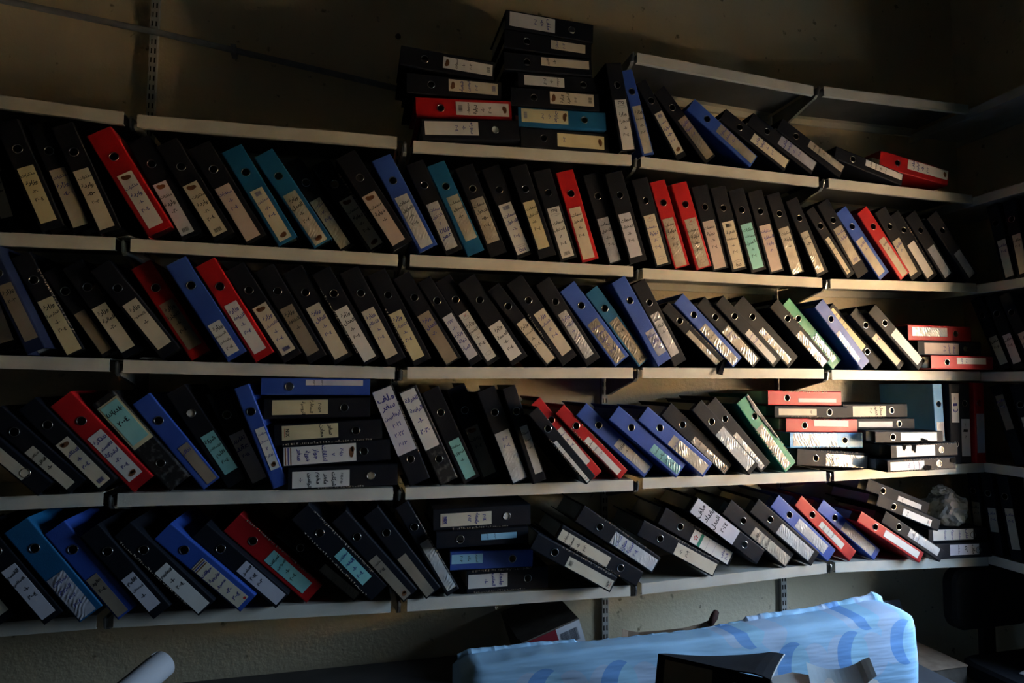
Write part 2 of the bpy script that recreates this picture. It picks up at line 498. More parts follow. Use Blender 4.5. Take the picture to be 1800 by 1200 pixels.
for s, segs in SHELVES.items():
    n = len(segs)
    for i in range(n - 1 if n == 5 else n):
        j = i + 1 if n == 5 else i
        bay = i + 5 - n
        x = UPR[bay + 1][0] if n == 5 else UPR[3 + i][0]
        zz = min(segs[i][3], segs[i + 1][1]) - 0.007 if n == 5 else segs[i][1] - 0.003
        if n != 5 and i == 0:
            zz = segs[0][1]
        if n == 5:
            xm = (segs[i][2] + segs[i + 1][0]) / 2
        else:
            xm = segs[0][0] - 0.014 if i == 0 else (segs[0][2] + segs[1][0]) / 2
        ul2 = {1: 'left', 2: 'left-centre', 3: 'centre', 4: 'right'}[(bay + 1) if n == 5 else 3 + i]
        t = thing('shelf_bracket', 'shade-toned steel bracket of the %s upright under the %s shelf' % (ul2, SNAME[s]), 'bracket', (xm - 0.006, 0.004, zz), group='shelf brackets between the bays')
        link('bracket_arm', BS if n == 5 and (s, bay + 1) in SHALLOW else BR, t, M_BRACKET)
        link('bracket_nib', NB, t, M_NIB, loc=(0.004, 0, 0))

# ---------------------------------------------------------------- lettering
AR = {'ا': (0xFE8D, 0), 'أ': (0xFE83, 0), 'ب': (0xFE8F, 1), 'ة': (0xFE93, 0), 'ت': (0xFE95, 1), 'ث': (0xFE99, 1), 'ج': (0xFE9D, 1), 'ح': (0xFEA1, 1), 'خ': (0xFEA5, 1), 'د': (0xFEA9, 0), 'ذ': (0xFEAB, 0), 'ر': (0xFEAD, 0), 'ز': (0xFEAF, 0), 'س': (0xFEB1, 1), 'ش': (0xFEB5, 1), 'ص': (0xFEB9, 1), 'ض': (0xFEBD, 1), 'ط': (0xFEC1, 1), 'ظ': (0xFEC5, 1), 'ع': (0xFEC9, 1), 'غ': (0xFECD, 1), 'ف': (0xFED1, 1), 'ق': (0xFED5, 1), 'ك': (0xFED9, 1), 'ل': (0xFEDD, 1), 'م': (0xFEE1, 1), 'ن': (0xFEE5, 1), 'ه': (0xFEE9, 1), 'و': (0xFEED, 0), 'ى': (0xFEEF, 0), 'ي': (0xFEF1, 1)}
DIG = '٠١٢٣٤٥٦٧٨٩'

def shape(s):
    """join Arabic letters with their presentation forms, in left-to-right glyph order"""
    out = []
    n = len(s)
    for i, c in enumerate(s):
        if c not in AR:
            out.append(c)
            continue
        b, d = AR[c]
        pj = i > 0 and s[i - 1] in AR and AR[s[i - 1]][1]
        nj = d and i < n - 1 and s[i + 1] in AR
        out.append(chr(b + (3 if pj and nj else 1 if pj else 2 if nj else 0)))
    if any(c in AR for c in s):
        out.reverse()
    return ''.join(out)

GLYPHS = {}

def word(s):
    """flat mesh data of a word (verts, faces, width), cached"""
    if s in GLYPHS:
        return GLYPHS[s]
    cu = bpy.data.curves.new('lettering', 'FONT')
    cu.body = shape(s)
    cu.size = 1.0
    cu.resolution_u = 2
    cu.offset = 0.026
    o = bpy.data.objects.new('lettering', cu)
    COL.objects.link(o)
    dg = bpy.context.evaluated_depsgraph_get()
    me = bpy.data.meshes.new_from_object(o.evaluated_get(dg))
    vs = [(v.co.x, v.co.y) for v in me.vertices]
    fs = [tuple(p.vertices) for p in me.polygons]
    bpy.data.objects.remove(o)
    bpy.data.curves.remove(cu)
    bpy.data.meshes.remove(me)
    if vs:
        x0, x1 = min(v[0] for v in vs), max(v[0] for v in vs)
        y0, y1 = min(v[1] for v in vs), max(v[1] for v in vs)
    else:
        x0 = x1 = y0 = y1 = 0
    GLYPHS[s] = ([(v[0] - (x0 + x1) / 2, v[1] - (y0 + y1) / 2) for v in vs], fs, max(x1 - x0, 0.01), max(y1 - y0, 0.01))
    return GLYPHS[s]

def put_word(mb, s, cx, cz, wmax, hmax, y, ang=0.0, shear=0.0, rev=False):
    vs, fs, w, h = word(s)
    k = min(wmax / w, hmax / h)
    ca, sa = math.cos(ang), math.sin(ang)
    if rev:
        ca, sa = -ca, -sa
    pts = []
    for a, b in vs:
        a, b = (a + shear * b) * k, b * k
        pts.append((cx + a * ca - b * sa, y, cz + a * sa + b * ca))
    mb.add(pts, fs)

def bars(mb, u0, u1, v0, v1, y, along_u=True, rnd=None):
    rnd = rnd or random
    p = u0 if along_u else v0
    end = u1 if along_u else v1
    while p < end:
        w = rnd.choice((0.0004, 0.0007, 0.0011))
        if along_u:
            mb.add([(p, y, v0), (min(p + w, end), y, v0), (min(p + w, end), y, v1), (p, y, v1)], [(0, 1, 2, 3)])
        else:
            mb.add([(u0, y, p), (u1, y, p), (u1, y, min(p + w, end)), (u0, y, min(p + w, end))], [(0, 1, 2, 3)])
        p += w + rnd.choice((0.0005, 0.0009))

def ellipse(mb, cx, cz, a, b, y, n=18, inner=0.0):
    if inner:
        vs = []
        for k in range(n):
            t = 2 * math.pi * k / n
            vs += [(cx + a * math.cos(t), y, cz + b * math.sin(t)), (cx + (a - inner) * math.cos(t), y, cz + (b - inner) * math.sin(t))]
        fs = [(2 * k, 2 * ((k + 1) % n), 2 * ((k + 1) % n) + 1, 2 * k + 1) for k in range(n)]
        mb.add(vs, fs)
    else:
        mb.add([(cx + a * math.cos(2 * math.pi * k / n), y, cz + b * math.sin(2 * math.pi * k / n)) for k in range(n)], [tuple(range(n))])

# ---------------------------------------------------------------- lever arch binders
BD = 0.262   # depth of a binder, front to back
COVERS, LABELS, RINGS = {}, {}, {}

def cover_mesh(w, h, hz, hr):
    key = (round(w, 3), round(h, 3), round(hz, 3), round(hr, 4))
    if key in COVERS:
        return COVERS[key]
    t, r, D = 0.0028, 0.004, BD
    mb = MB()
    arc = []
    for k in range(4):
        a = math.pi / 2 * k / 3
        arc.append((r - r * math.cos(a), r - r * math.sin(a)))
    left = [(0, D)] + arc                       # back-left to spine-left
    right = [(w - x, y) for x, y in reversed(arc)] + [(w, D)]
    # outer side walls and rounded spine corners
    for prof in (left, right):
        m = len(prof)
        mb.add([(x, y, 0) for x, y in prof] + [(x, y, h) for x, y in prof], [(i, i + 1, m + i + 1, m + i) for i in range(m - 1)])
    # inner side walls
    mb.add([(t, D, 0), (t, t, 0), (t, t, h), (t, D, h)], [(0, 3, 2, 1)])
    mb.add([(w - t, D, 0), (w - t, t, 0), (w - t, t, h), (w - t, D, h)], [(0, 1, 2, 3)])
    mb.add([(0, D, 0), (t, D, 0), (t, D, h), (0, D, h)], [(0, 1, 2, 3)])
    mb.add([(w - t, D, 0), (w, D, 0), (w, D, h), (w - t, D, h)], [(0, 1, 2, 3)])
    # spine panel (outer and inner face) with the round finger hole
    N = 20
    for y, xa, xb in ((0.0, r, w - r), (t, t, w - t)):
        cx = w / 2
        sq = hr * 1.15
        circ = [(cx + hr * math.cos(2 * math.pi * (k + 0.5) / N), y, hz + hr * math.sin(2 * math.pi * (k + 0.5) / N)) for k in range(N)]
        per = []
        for k in range(N):
            a = 2 * math.pi * (k + 0.5) / N
            c, s = math.cos(a), math.sin(a)
            q = sq / max(abs(c), abs(s))
            per.append((cx + q * c, y, hz + q * s))
        mb.add(circ + per, [(k, (k + 1) % N, N + (k + 1) % N, N + k) for k in range(N)])
        # square corners
        for sx in (-1, 1):
            for sz in (-1, 1):
                cc = (cx + sx * sq, y, hz + sz * sq)
                near = sorted(per, key=lambda p: (p[0] - cc[0]) ** 2 + (p[2] - cc[2]) ** 2)[:2]
                mb.add([cc, near[0], near[1]], [(0, 1, 2)])
        mb.add([(xa, y, 0), (xb, y, 0), (xb, y, hz - sq), (xa, y, hz - sq)], [(0, 1, 2, 3)])
        mb.add([(xa, y, hz + sq), (xb, y, hz + sq), (xb, y, h), (xa, y, h)], [(0, 1, 2, 3)])
        mb.add([(xa, y, hz - sq), (cx - sq, y, hz - sq), (cx - sq, y, hz + sq), (xa, y, hz + sq)], [(0, 1, 2, 3)])
        mb.add([(cx + sq, y, hz - sq), (xb, y, hz - sq), (xb, y, hz + sq), (cx + sq, y, hz + sq)], [(0, 1, 2, 3)])
    cw = [(w / 2 + hr * math.cos(2 * math.pi * (k + 0.5) / N), yy, hz + hr * math.sin(2 * math.pi * (k + 0.5) / N)) for yy in (0.0, t) for k in range(N)]
    mb.add(cw, [(k, N + k, N + (k + 1) % N, (k + 1) % N) for k in range(N)])
    # rims at both ends
    for z in (0.0, h):
        mb.add([(0, r, z), (t, t, z), (t, D, z), (0, D, z)], [(0, 1, 2, 3)])
        mb.add([(w, r, z), (w, D, z), (w - t, D, z), (w - t, t, z)], [(0, 1, 2, 3)])
        mb.add([(0, r, z)] + [(x, y, z) for x, y in arc[1:]] + [(w - x, y, z) for x, y in reversed(arc)] + [(w - t, t, z), (t, t, z)], [tuple(range(len(arc) * 2 + 2))])
    bm = bmesh.new()
    me = mb.mesh('binder_cover')
    bm.from_mesh(me)
    bmesh.ops.remove_doubles(bm, verts=bm.verts, dist=1e-5)
    bmesh.ops.recalc_face_normals(bm, faces=bm.faces)
    bm.to_mesh(me)
    bm.free()
    COVERS[key] = me
    return me

def ring_mesh(hr):
    key = round(hr, 4)
    if key in RINGS:
        return RINGS[key]
    mb = MB()
    n, m = 22, 6
    R, r = hr + 0.0002, 0.0011
    for i in range(n):
        a = 2 * math.pi * i / n
        for j in range(m):
            b = 2 * math.pi * j / m
            q = R + r * math.cos(b)
            mb.v.append((q * math.cos(a), -0.0006 + r * 0.8 * math.sin(b), q * math.sin(a)))
    for i in range(n):
        for j in range(m):
            mb.f.append((i * m + j, ((i + 1) % n) * m + j, ((i + 1) % n) * m + (j + 1) % m, i * m + (j + 1) % m))
    RINGS[key] = mb.mesh('finger_ring', True)
    return RINGS[key]

def label_mesh(w, h, crumple, seed):
    """thin card; a crumpled pocket gets real diagonal creases"""
    key = (round(w, 3), round(h, 3), crumple, seed % 3 if crumple else 0)
    if key in LABELS:
        return LABELS[key]
    w, h = key[0], key[1]
    mb = MB()
    if not crumple:
        mb.box(0, -0.0008, 0, w, -0.0001, h)
        me = mb.mesh('spine_label')
    else:
        nx, nz = 6, 26
        ph = (seed % 3) * 2.1
        vs = []
        for j in range(nz + 1):
            for i in range(nx + 1):
                x, z = w * i / nx, h * j / nz
                e = math.sin(math.pi * i / nx) ** 0.5 * min(1, min(j, nz - j) / 2.0) if 0 < i < nx else 0
                q = 0.5 + 0.5 * noise.noise(Vector((x * 40 + ph, (z + x * 0.55) * 130, ph)))
                vs.append((x, -0.0006 - 0.0011 * q * e, z))
        fs = []
        for j in range(nz):
            for i in range(nx):
                a = j * (nx + 1) + i
                fs.append((a, a + 1, a + nx + 2, a + nx + 1))
        k = len(vs)
        vs += [(0, -0.0001, 0), (w, -0.0001, 0), (w, -0.0001, h), (0, -0.0001, h)]
        fs.append((k, k + 3, k + 2, k + 1))
        mb.add(vs, fs)
        me = mb.mesh('spine_label', True)
    LABELS[key] = me
    return me

def frayed(w, h, side, seed, a=None, b=None, thick=1.0):
    """ragged strip of bare board along one spine edge"""
    rnd = random.Random(seed)
    mb = MB()
    z0 = a if a is not None else h * rnd.uniform(0.05, 0.3)
    z1 = b if b is not None else h * rnd.uniform(0.6, 0.95)
    x = 0.0 if side < 0 else w
    z = z0
    while z < z1:
        s = rnd.uniform(0.004, 0.011)
        out = rnd.uniform(0.0001, 0.0005)
        inn = rnd.uniform(0.002, 0.0065) * thick
        yy = -rnd.uniform(0.0008, 0.0025) * thick
        xo, xi = x + side * out, x - side * inn
        mb.add([(xo, 0.004, z), (xi, -0.0003, z + s * 0.2), (xi, -0.0003, z + s * 0.8), (xo, 0.005, z + s), ((xo + xi) / 2, yy, z + s * rnd.uniform(0.3, 0.7)), (xo, 0.0, z + s * 0.5)],
               [(0, 5, 4), (0, 4, 1), (1, 4, 2), (2, 4, 3), (3, 4, 5)])
        z += s * rnd.uniform(0.7, 1.25)
    return mb.mesh('frayed_edge')

def label_print(parent, u0, u1, v0, v1, fl, tx, seed, crumple):
    rnd = random.Random(seed * 13 + 5)
    y = -0.0034 if crumple else -0.0011
    w, h = u1 - u0, v1 - v0
    cx = (u0 + u1) / 2
    ink, red, brown, green = MB(), MB(), MB(), MB()
    top, bot = v1 - 0.06 * h, v0 + 0.06 * h
    if 'T' in fl:
        put_word(ink, 'STQ', cx, v1 - 0.012, w * 0.72, 0.011, y)
        ellipse(ink, cx, v1 - 0.026, w * 0.36, 0.004, y, 18, 0.0007)
        top = v1 - 0.040
    if 'B' in fl:
        put_word(ink, 'STQ', cx, v0 + 0.012, w * 0.72, 0.011, y, rev=True)
        ellipse(ink, cx, v0 + 0.026, w * 0.36, 0.004, y, 18, 0.0007)
        bot = v0 + 0.034
    if 'O' in fl:
        ellipse(brown, cx, v1 - 0.014, w * 0.30, 0.0065, y)
        ellipse(brown, cx - w * 0.18, v1 - 0.010, w * 0.16, 0.005, y)
        top = v1 - 0.030
    if 'o' in fl:
        ellipse(brown, cx, v0 + 0.014, w * 0.28, 0.0065, y, 8)
        ellipse(brown, cx + w * 0.1, v0 + 0.018, w * 0.2, 0.005, y, 9)
        bot = v0 + 0.028
    if 'b' in fl:
        bars(ink, cx - w * 0.25, cx + w * 0.25, v0 + 0.008, v0 + 0.020, y, True, rnd)
        bot = max(bot, v0 + 0.026)
    if 't' in fl:
        bars(ink, cx - w * 0.25, cx + w * 0.25, v1 - 0.021, v1 - 0.008, y, True, rnd)
        top = min(top, v1 - 0.027)
    if 'V' in fl:
        red.add([(cx - 0.005, y, v1 - 0.008), (cx - 0.001, y, v1 - 0.013), (cx + 0.008, y, v1 - 0.003), (cx - 0.001, y, v1 - 0.010)], [(0, 1, 2, 3)])
        ellipse(ink, cx, v1 - 0.018, w * 0.30, 0.005, y, 18, 0.0006)
        for q in (0.36, 0.52, 0.66):
            ink.add([(u0 + 0.003, y, v0 + q * h), (u1 - 0.003, y, v0 + q * h), (u1 - 0.003, y, v0 + q * h + 0.0004), (u0 + 0.003, y, v0 + q * h + 0.0004)], [(0, 1, 2, 3)])
        ellipse(ink, cx, v0 + 0.022, w * 0.3, 0.006, y, 14, 0.0006)
        top = v1 - 0.030
    if 'N' in fl:
        put_word(ink, 'NIX', cx, v0 + 0.016, w * 0.6, 0.010, y)
        red.add([(cx - w * 0.32, y, v0 + 0.007), (cx + w * 0.32, y, v0 + 0.007), (cx + w * 0.32, y, v0 + 0.0085), (cx - w * 0.32, y, v0 + 0.0085)], [(0, 1, 2, 3)])
        bot = max(bot, v0 + 0.026)
    if 'E' in fl:
        for q, mbx in ((0.02, brown), (0.055, ink), (0.09, brown)):
            for zz in ((v0 + q * h),) if not fl.startswith('E') else ((v1 - q * h - 0.003),):
                mbx.add([(u0 + 0.001, y, zz), (u1 - 0.001, y, zz), (u1 - 0.001, y, zz + 0.003), (u0 + 0.001, y, zz + 0.003)], [(0, 1, 2, 3)])
        if fl.startswith('E'):
            top = min(top, v1 - 0.13 * h)
            ellipse(red, cx + w * 0.3, v0 + 0.006, 0.004, 0.004, y)
        else:
            bot = max(bot, v0 + 0.13 * h)
    if 'F' in fl:
        for k in range(5):
            a = 2 * math.pi * k / 5 + 0.3
            ellipse(red, cx + 0.006 * math.cos(a), v1 - 0.016 + 0.006 * math.sin(a), 0.0028, 0.0028, y, 8)
        green.add([(u0, y, v1 - 0.043), (u1, y, v1 - 0.043), (u1, y, v1 - 0.031), (u0, y, v1 - 0.031)], [(0, 1, 2, 3)])
        for q in (0.42, 0.60):
            ink.add([(u0, y, v0 + q * h), (u1, y, v0 + q * h), (u1, y, v0 + q * h + 0.0006), (u0, y, v0 + q * h + 0.0006)], [(0, 1, 2, 3)])
        put_word(ink, 'ملف', cx, v0 + 0.035, w * 0.6, 0.016, y, 0.1)
        put_word(ink, '٢٠٠٩', cx, v0 + 0.015, w * 0.6, 0.012, y, 0.1)
    lines = [s for s in tx.split('|') if s.strip()]
    if lines:
        big = 'w' in fl or 'E' in fl or 'M' in fl
        span = max(top - bot, 0.03)
        pitch = min(span / (len(lines) + 0.2), 0.036 if big else 0.0245)
        z = top - pitch * 0.55
        for s in lines:
            digits = all(c in DIG or c in '-/.>+' for c in s.strip())
            hm = pitch * (0.44 if digits else 0.74)
            put_word(ink, s.strip(), cx + rnd.uniform(-0.06, 0.06) * w, z, w * (0.66 if digits else 0.88), min(hm, 0.026 if big else 0.0165), y, rnd.uniform(-0.08, 0.12), rnd.uniform(0.0, 0.25))
            z -= pitch
    mi = M_BLUEINK if rnd.random() < 0.38 else M_INK
    for nm, mb, mt in (('handwriting', ink, mi), ('printed_mark', red, M_REDINK), ('printed_emblem', brown, M_BROWNINK), ('printed_band', green, M_GREENINK)):
        if mb.f:
            link(nm, mb.mesh(nm), parent, mt)

def binder(p, col, lc, lab, fl, tx, label, group, seed, rot_z=0.0, loc=None):
    x, z, th, w, h, y = p
    root = thing('lever_arch_binder', label, 'binder', loc or (x, y, z), (0, -th, rot_z), group)
    hr = min(0.0118, w * 0.27)
    hz = h * (0.245 if 'f' in fl else 0.748)
    cm = M_MARBLE if 'M' in fl else COVER[col]
    link('cover', cover_mesh(w, h, hz, hr), root, cm)
    ring = link('finger_ring', ring_mesh(hr), root, M_CHROME, loc=(w / 2, 0, hz))
    if 'h' in fl:
        d = MB()
        ellipse(d, 0, 0, hr * 0.96, hr * 0.96, 0.0012, 20)
        link('hole_disc', d.mesh('hole_disc'), ring, M_TORNWHITE)
    link('page_block', PAGE, root, M_PAGES, loc=(0.0045, 0.060, 0.006)).scale = (w - 0.009, BD - 0.075, h - 0.022)
    u0, u1, v0, v1 = lab
    cr = 's' in fl
    if u1 - u0 < 0.012:
        u1 = u0 + 0.012
    lo = link('spine_label', label_mesh(u1 - u0, v1 - v0, cr, seed), root, (POCKET if cr else PAPER)[lc], loc=(u0, 0, v0))
    lo['label'] = LAB_WORDS[lc] if not cr else 'crumpled clear pocket over ' + LAB_WORDS[lc]
    if 'q' in fl:
        lb = link('label_border', MB().box(u0 - 0.005, -0.00009, v0 - 0.012, u1 + 0.005, -0.00002, v1 + 0.006).mesh('label_border'), root, PAPER['y'])
    label_print(lo, 0, u1 - u0, 0, v1 - v0, fl, tx, seed, cr)
    if 'x' in fl:
        link('frayed_edge', frayed(w, h, 1, seed), root, M_FRAY)
    if 'X' in fl:
        link('frayed_edge', frayed(w, h, -1, seed + 99), root, M_FRAY)
    return root

PAGE = MB().box(0, 0, 0, 1, 1, 1).mesh('page_block')
LAB_WORDS = dict(c='cream paper label', w='white paper label', y='yellowed paper label', d='brown paper label', p='pinkish paper label', L='pale grey paper label', a='aqua paper label', g='green paper label', l='light-blue paper label')

GROUPS = ["binders in the corner pile on the third filled shelf", "binders in the flat pile left of centre on the fourth filled shelf", "binders in the flat pile on the lowest filled shelf", "binders in the flat pile under the plastic bag on the lowest filled shelf", "binders in the left pile on the top filled shelf", "binders in the pile with torn red binders on the fourth filled shelf", "binders in the scorched pile near the corner on the fourth filled shelf", "binders in the tall pile on the top filled shelf", "binders leaning on the fourth filled shelf", "binders leaning on the lowest filled shelf", "binders leaning on the second filled shelf", "binders leaning on the third filled shelf", "binders leaning on the top filled shelf"]
BINDERS = [
(1,(0.8472,2.4777,-1.4803,0.0681,0.3259,-0.0174),'k','w',(0.0093,0.0547,0.0083,0.1863),'hzp1',"سفارة+|-١-|٢٠٠٤","black flat binder, white label, filled hole, bottom of left pile, top shelf",4,'A1'),
(1,(1.1538,2.5067,1.6449,0.0708,0.3219,-0.0048),'r','w',(0.0151,0.0599,0.0092,0.1898),'zp1ot',"منظمات|دولية|-٤-|٢٠٠٤","red flat binder, white label, second up in left pile, top shelf",4,'A2'),
(1,(1.1182,2.5763,1.5966,0.0674,0.3183,0.0027),'k','c',(0.0188,0.0592,0.0129,0.1796),'zp1Ob',"شعبة|الوافدين|٢٠٠٣","black flat binder, cream label, third up in left pile, top shelf",4,'A3'),
(1,(1.091,2.6463,1.5254,0.0664,0.3154,0.0057),'k','w',(0.0142,0.0536,0.0066,0.1744),'zp1Ob',"سمات|-١-|٢٠٠٣","black flat binder, white label, topmost of left pile, top shelf",4,'A4'),
(1,(1.5088,2.434,1.5983,0.07,0.3214,0.0006),'k','y',(0.0104,0.0571,0.0179,0.1909),'zp2o',"٢٠٠٣","black flat binder, yellowish label, bottom of tall pile, top shelf",7,'B1'),
(1,(1.1739,2.561,-1.5202,0.0652,0.3193,-0.0052),'t','y',(0.0053,0.0521,0.0108,0.1792),'zp2bO',"جوازات|-٢-|٢٠٠٣","teal blue flat binder, yellowish label, second up in tall pile, top shelf",7,'B2'),
(1,(1.47,2.5772,1.6163,0.0645,0.3194,-0.0057),'k','c',(0.0159,0.0587,0.0197,0.181),'zp2Ob',"وزارة|الداخلية|٢٠٠٣","black flat binder, cream label, third up in tall pile, top shelf",7,'B3'),
(1,(1.1744,2.6899,-1.5222,0.0604,0.318,0.0042),'k','w',(0.0116,0.046,0.0222,0.1675),'zp2',"سمات|-١-|٢٠٠٢","black flat binder, white label, fourth up in tall pile, top shelf",7,'B4'),
(1,(1.4451,2.7042,1.6194,0.0616,0.3187,-0.0001),'k','c',(0.0246,0.0539,0.0101,0.1863),'zp2',"تقارير|-١-","black flat binder, cream label, fifth up in tall pile, top shelf",7,'B5'),
(1,(1.4444,2.7668,1.5609,0.0645,0.3179,0.0056),'k','c',(0.02,0.0506,0.0233,0.1499),'zp2',"سفارة|٢٠٠٣","black flat binder, cream label, sixth up in tall pile, top shelf",7,'B6'),
(1,(1.1325,2.9071,-1.5913,0.0681,0.3204,0.0077),'k','w',(0.0064,0.0564,0.0135,0.1777),'zp2',"ملف|-٥-|٢٠٠٤","black flat binder, white label, topmost of tall pile, top shelf",7,'B7'),
(1,(1.5411,2.4352,0.175,0.0621,0.3167,-0.0211),'k','w',(0.0113,0.0555,0.0041,0.1845),'T',"وزارة|الهجرة|-١-|٢٠٠٤","black binder, white label, just left of first blue, top shelf",12,'b1'),
(1,(1.6352,2.4345,0.2685,0.0483,0.3139,-0.0025),'b','c',(0.009,0.0433,0.0071,0.1809),'s',"وزارة|الخارجية|-٢-|٢٠٠٣","blue leaning binder, crumpled cream pocket, first blue from left on top shelf",12,'b2'),
(1,(1.7747,2.4331,0.543,0.0478,0.3126,0.0039),'k','c',(0.009,0.0428,0.0191,0.1851),'to',"منظمات|دولية|-٥-|٢٠٠٣","black binder, cream label, just right of first blue, top shelf",12,'b3'),
(1,(1.8927,2.4321,0.706,0.0573,0.3181,0.0071),'k','d',(0.0157,0.0523,0.0095,0.1875),'s',"تقارير|سنوية|٢٠٠٣","black binder, crumpled brown pocket, just left of second blue, top shelf",12,'b4'),
(1,(2.0672,2.4303,0.9362,0.0582,0.3204,-0.0111),'b','d',(0.0153,0.0532,0.004,0.1857),'s',"سفارة|دمشق|-٢-","blue leaning binder, crumpled brown pocket, second blue from left on top shelf",12,'b5'),
(1,(2.2133,2.4283,1.0167,0.0556,0.3189,-0.0145),'k','c',(0.0113,0.0475,0.0054,0.177),'',"ملف|الوفود|-١-|٢٠٠٣","black binder, cream label, just right of second blue, top shelf",12,'b6'),
(1,(2.3343,2.427,1.0344,0.0591,0.3215,-0.0128),'k','L',(0.0163,0.0541,0.004,0.1804),'s',"ملف|الوفود|-٢-|٢٠٠٣","black binder, crumpled pale grey pocket, second right of second blue, top shelf",12,'b7'),
(1,(2.4621,2.4258,1.0469,0.0572,0.3192,-0.0132),'k','c',(0.0245,0.0522,0.004,0.1778),'s',"ملف|الوفود|-٣-","black binder, crumpled cream pocket, second left of the red one, top shelf",12,'b8'),
(1,(2.7612,2.4221,1.3205,0.0515,0.3257,-0.0084),'k','w',(0.021,0.0465,0.004,0.183),'z',"ملف|الوفود|-٤-|٢٠٠٣","black binder, white label, just left of the red one, top shelf",12,'b9'),
(1,(3.0142,2.4483,1.4239,0.068,0.343,0.009),'r','w',(0.0227,0.0626,0.004,0.2071),'zo',"ملف|الوفود|-٥-|٢٠٠٢","red leaning binder, white label, only one leaning on top shelf",12,'b10'),
(2,(-0.3161,2.0301,0.3208,0.0548,0.2942,0.0181),'k','c',(0.0136,0.0438,0.0386,0.1603),'',"سمات|-٥-","black binder, cream label, fourth left of first red, second shelf",10,'d0'),
(2,(-0.2018,2.0321,0.4102,0.0598,0.3197,-0.0164),'k','y',(0.0084,0.0496,0.0217,0.1855),'',"مذكرات|وزارة|-٣-|٢٠٠٤","black binder, yellowish label, third left of first red, second shelf",10,'d1'),
(2,(-0.1245,2.0332,0.4034,0.0538,0.3235,-0.013),'k','c',(0.0069,0.0461,0.0158,0.1876),'',"مذكرات|وزارة|-٤-","black binder, cream label, second left of first red, second shelf",10,'d2'),
(2,(-0.0553,2.0339,0.4311,0.0586,0.3237,-0.0232),'k','c',(0.0059,0.0459,0.0102,0.189),'',"مذكرات|واردة|-٥-|٢٠٠٣","black binder, cream label, just left of first red, second shelf",10,'d3'),
(2,(0.0694,2.0336,0.5488,0.0719,0.3267,-0.0265),'r','w',(0.0147,0.0564,0.0194,0.1903),'O',"مذكرات|واردة|-١-|٢٠٠٤","red leaning binder, white label, first red from left on second shelf",10,'d4'),
(2,(0.1536,2.0331,0.5147,0.0633,0.3191,-0.0046),'k','L',(0.005,0.0429,0.0119,0.1802),'Ob',"مذكرات|واردة|-٢-","black binder, pale grey label, just right of first red, second shelf",10,'d5'),
(2,(0.2425,2.0329,0.5544,0.0647,0.3209,-0.0101),'k','c',(0.006,0.0489,0.0147,0.1848),'Ob',"مذكرات|واردة|-٣-|٢٠٠٤","black binder, cream label, second right of first red, second shelf",10,'d6'),
(2,(0.3305,2.0324,0.5551,0.0663,0.3239,-0.0043),'k','p',(0.0051,0.0498,0.0081,0.1873),'',"سفارات|-١-|٢٠٠٤","black binder, pinkish label, just left of first teal blue, second shelf",10,'e1'),
(2,(0.4211,2.0321,0.5532,0.0646,0.3231,-0.0055),'t','c',(0.0114,0.05,0.0096,0.1824),'to',"سفارات|-٢-|٢٠٠٤","teal blue leaning binder, cream label, first teal blue from left on second shelf",10,'e2'),
(2,(0.5257,2.0318,0.5963,0.063,0.3253,-0.0056),'t','c',(0.0081,0.0497,0.0058,0.1838),'so',"وزارة|العمل|-١-|٢٠٠٤","teal blue leaning binder, crumpled cream pocket, second teal blue from left on second shelf",10,'e3'),
(2,(0.6034,2.0315,0.5963,0.0587,0.3179,0.018),'k','c',(0.005,0.0395,0.007,0.1794),'s',"مذكرات|-٧-|٢٠٠٤","black binder, crumpled cream pocket, just right of second teal blue, second shelf",10,'e4'),
(2,(0.691,2.0312,0.6059,0.062,0.3177,0.0072),'k','c',(0.0111,0.0552,0.0059,0.183),'Oox',"منظمات|دولية|-٢-|٢٠٠٤","black binder, cream label, torn edge, second right of second teal blue, second shelf",10,'e5'),
(2,(0.7665,2.032,0.5883,0.0686,0.3298,-0.0404),'k','p',(0.0051,0.05,0.0148,0.1906),'O',"منظمات|دولية|-١-","black binder, pinkish label, just left of first blue, second shelf",10,'e6'),
(2,(0.8471,2.0337,0.5,0.0666,0.3231,-0.0224),'b','w',(0.011,0.054,0.0093,0.1888),'s',"سمات|الدخول|-٣-|٢٠٠٤","blue leaning binder, crumpled white pocket, first blue from left on second shelf",10,'e7'),
(2,(0.9346,2.0336,0.4384,0.0617,0.3172,-0.0042),'k','w',(0.0083,0.0492,0.0144,0.1752),'s',"سمات|الدخول|٣|فلاتا|عمر","black binder, crumpled white pocket, just right of first blue, second shelf",10,'f1'),
(2,(1.0061,2.0341,0.4449,0.0642,0.3203,-0.0014),'t','c',(0.017,0.0577,0.0476,0.2036),'s',"سمات|الدخول|-٤-","teal blue leaning binder, crumpled cream pocket, third teal blue from left on second shelf",10,'f2'),
(2,(1.0817,2.0344,0.3925,0.0639,0.314,-0.0028),'k','c',(0.0098,0.0544,0.0462,0.2013),'s',"سمات|الدخول|-٥-|٢٠٠٤","black binder, crumpled cream pocket, just right of third teal blue, second shelf",10,'f3'),
(2,(1.1726,2.0345,0.397,0.0655,0.3187,-0.0053),'k','w',(0.0086,0.0547,0.0123,0.1882),'tB',"سمات|الدخول|-٦-|٢٠٠٤","black binder, white label, second right of third teal blue, second shelf",10,'f4'),
(2,(1.2469,2.0349,0.339,0.0656,0.3219,-0.0184),'k','y',(0.0089,0.05,0.0329,0.1984),'',"سمات|الدخول|-٧-|٢٠٠٤","black binder, yellowish label, second left of second red, second shelf",10,'f5'),
(2,(1.3253,2.0351,0.3166,0.0657,0.3174,-0.006),'k','w',(0.0106,0.0554,0.0078,0.1846),'Tb',"سمات|الدخول|٨|٢٠٠٤","black binder, white label, just left of second red, second shelf",10,'f6'),
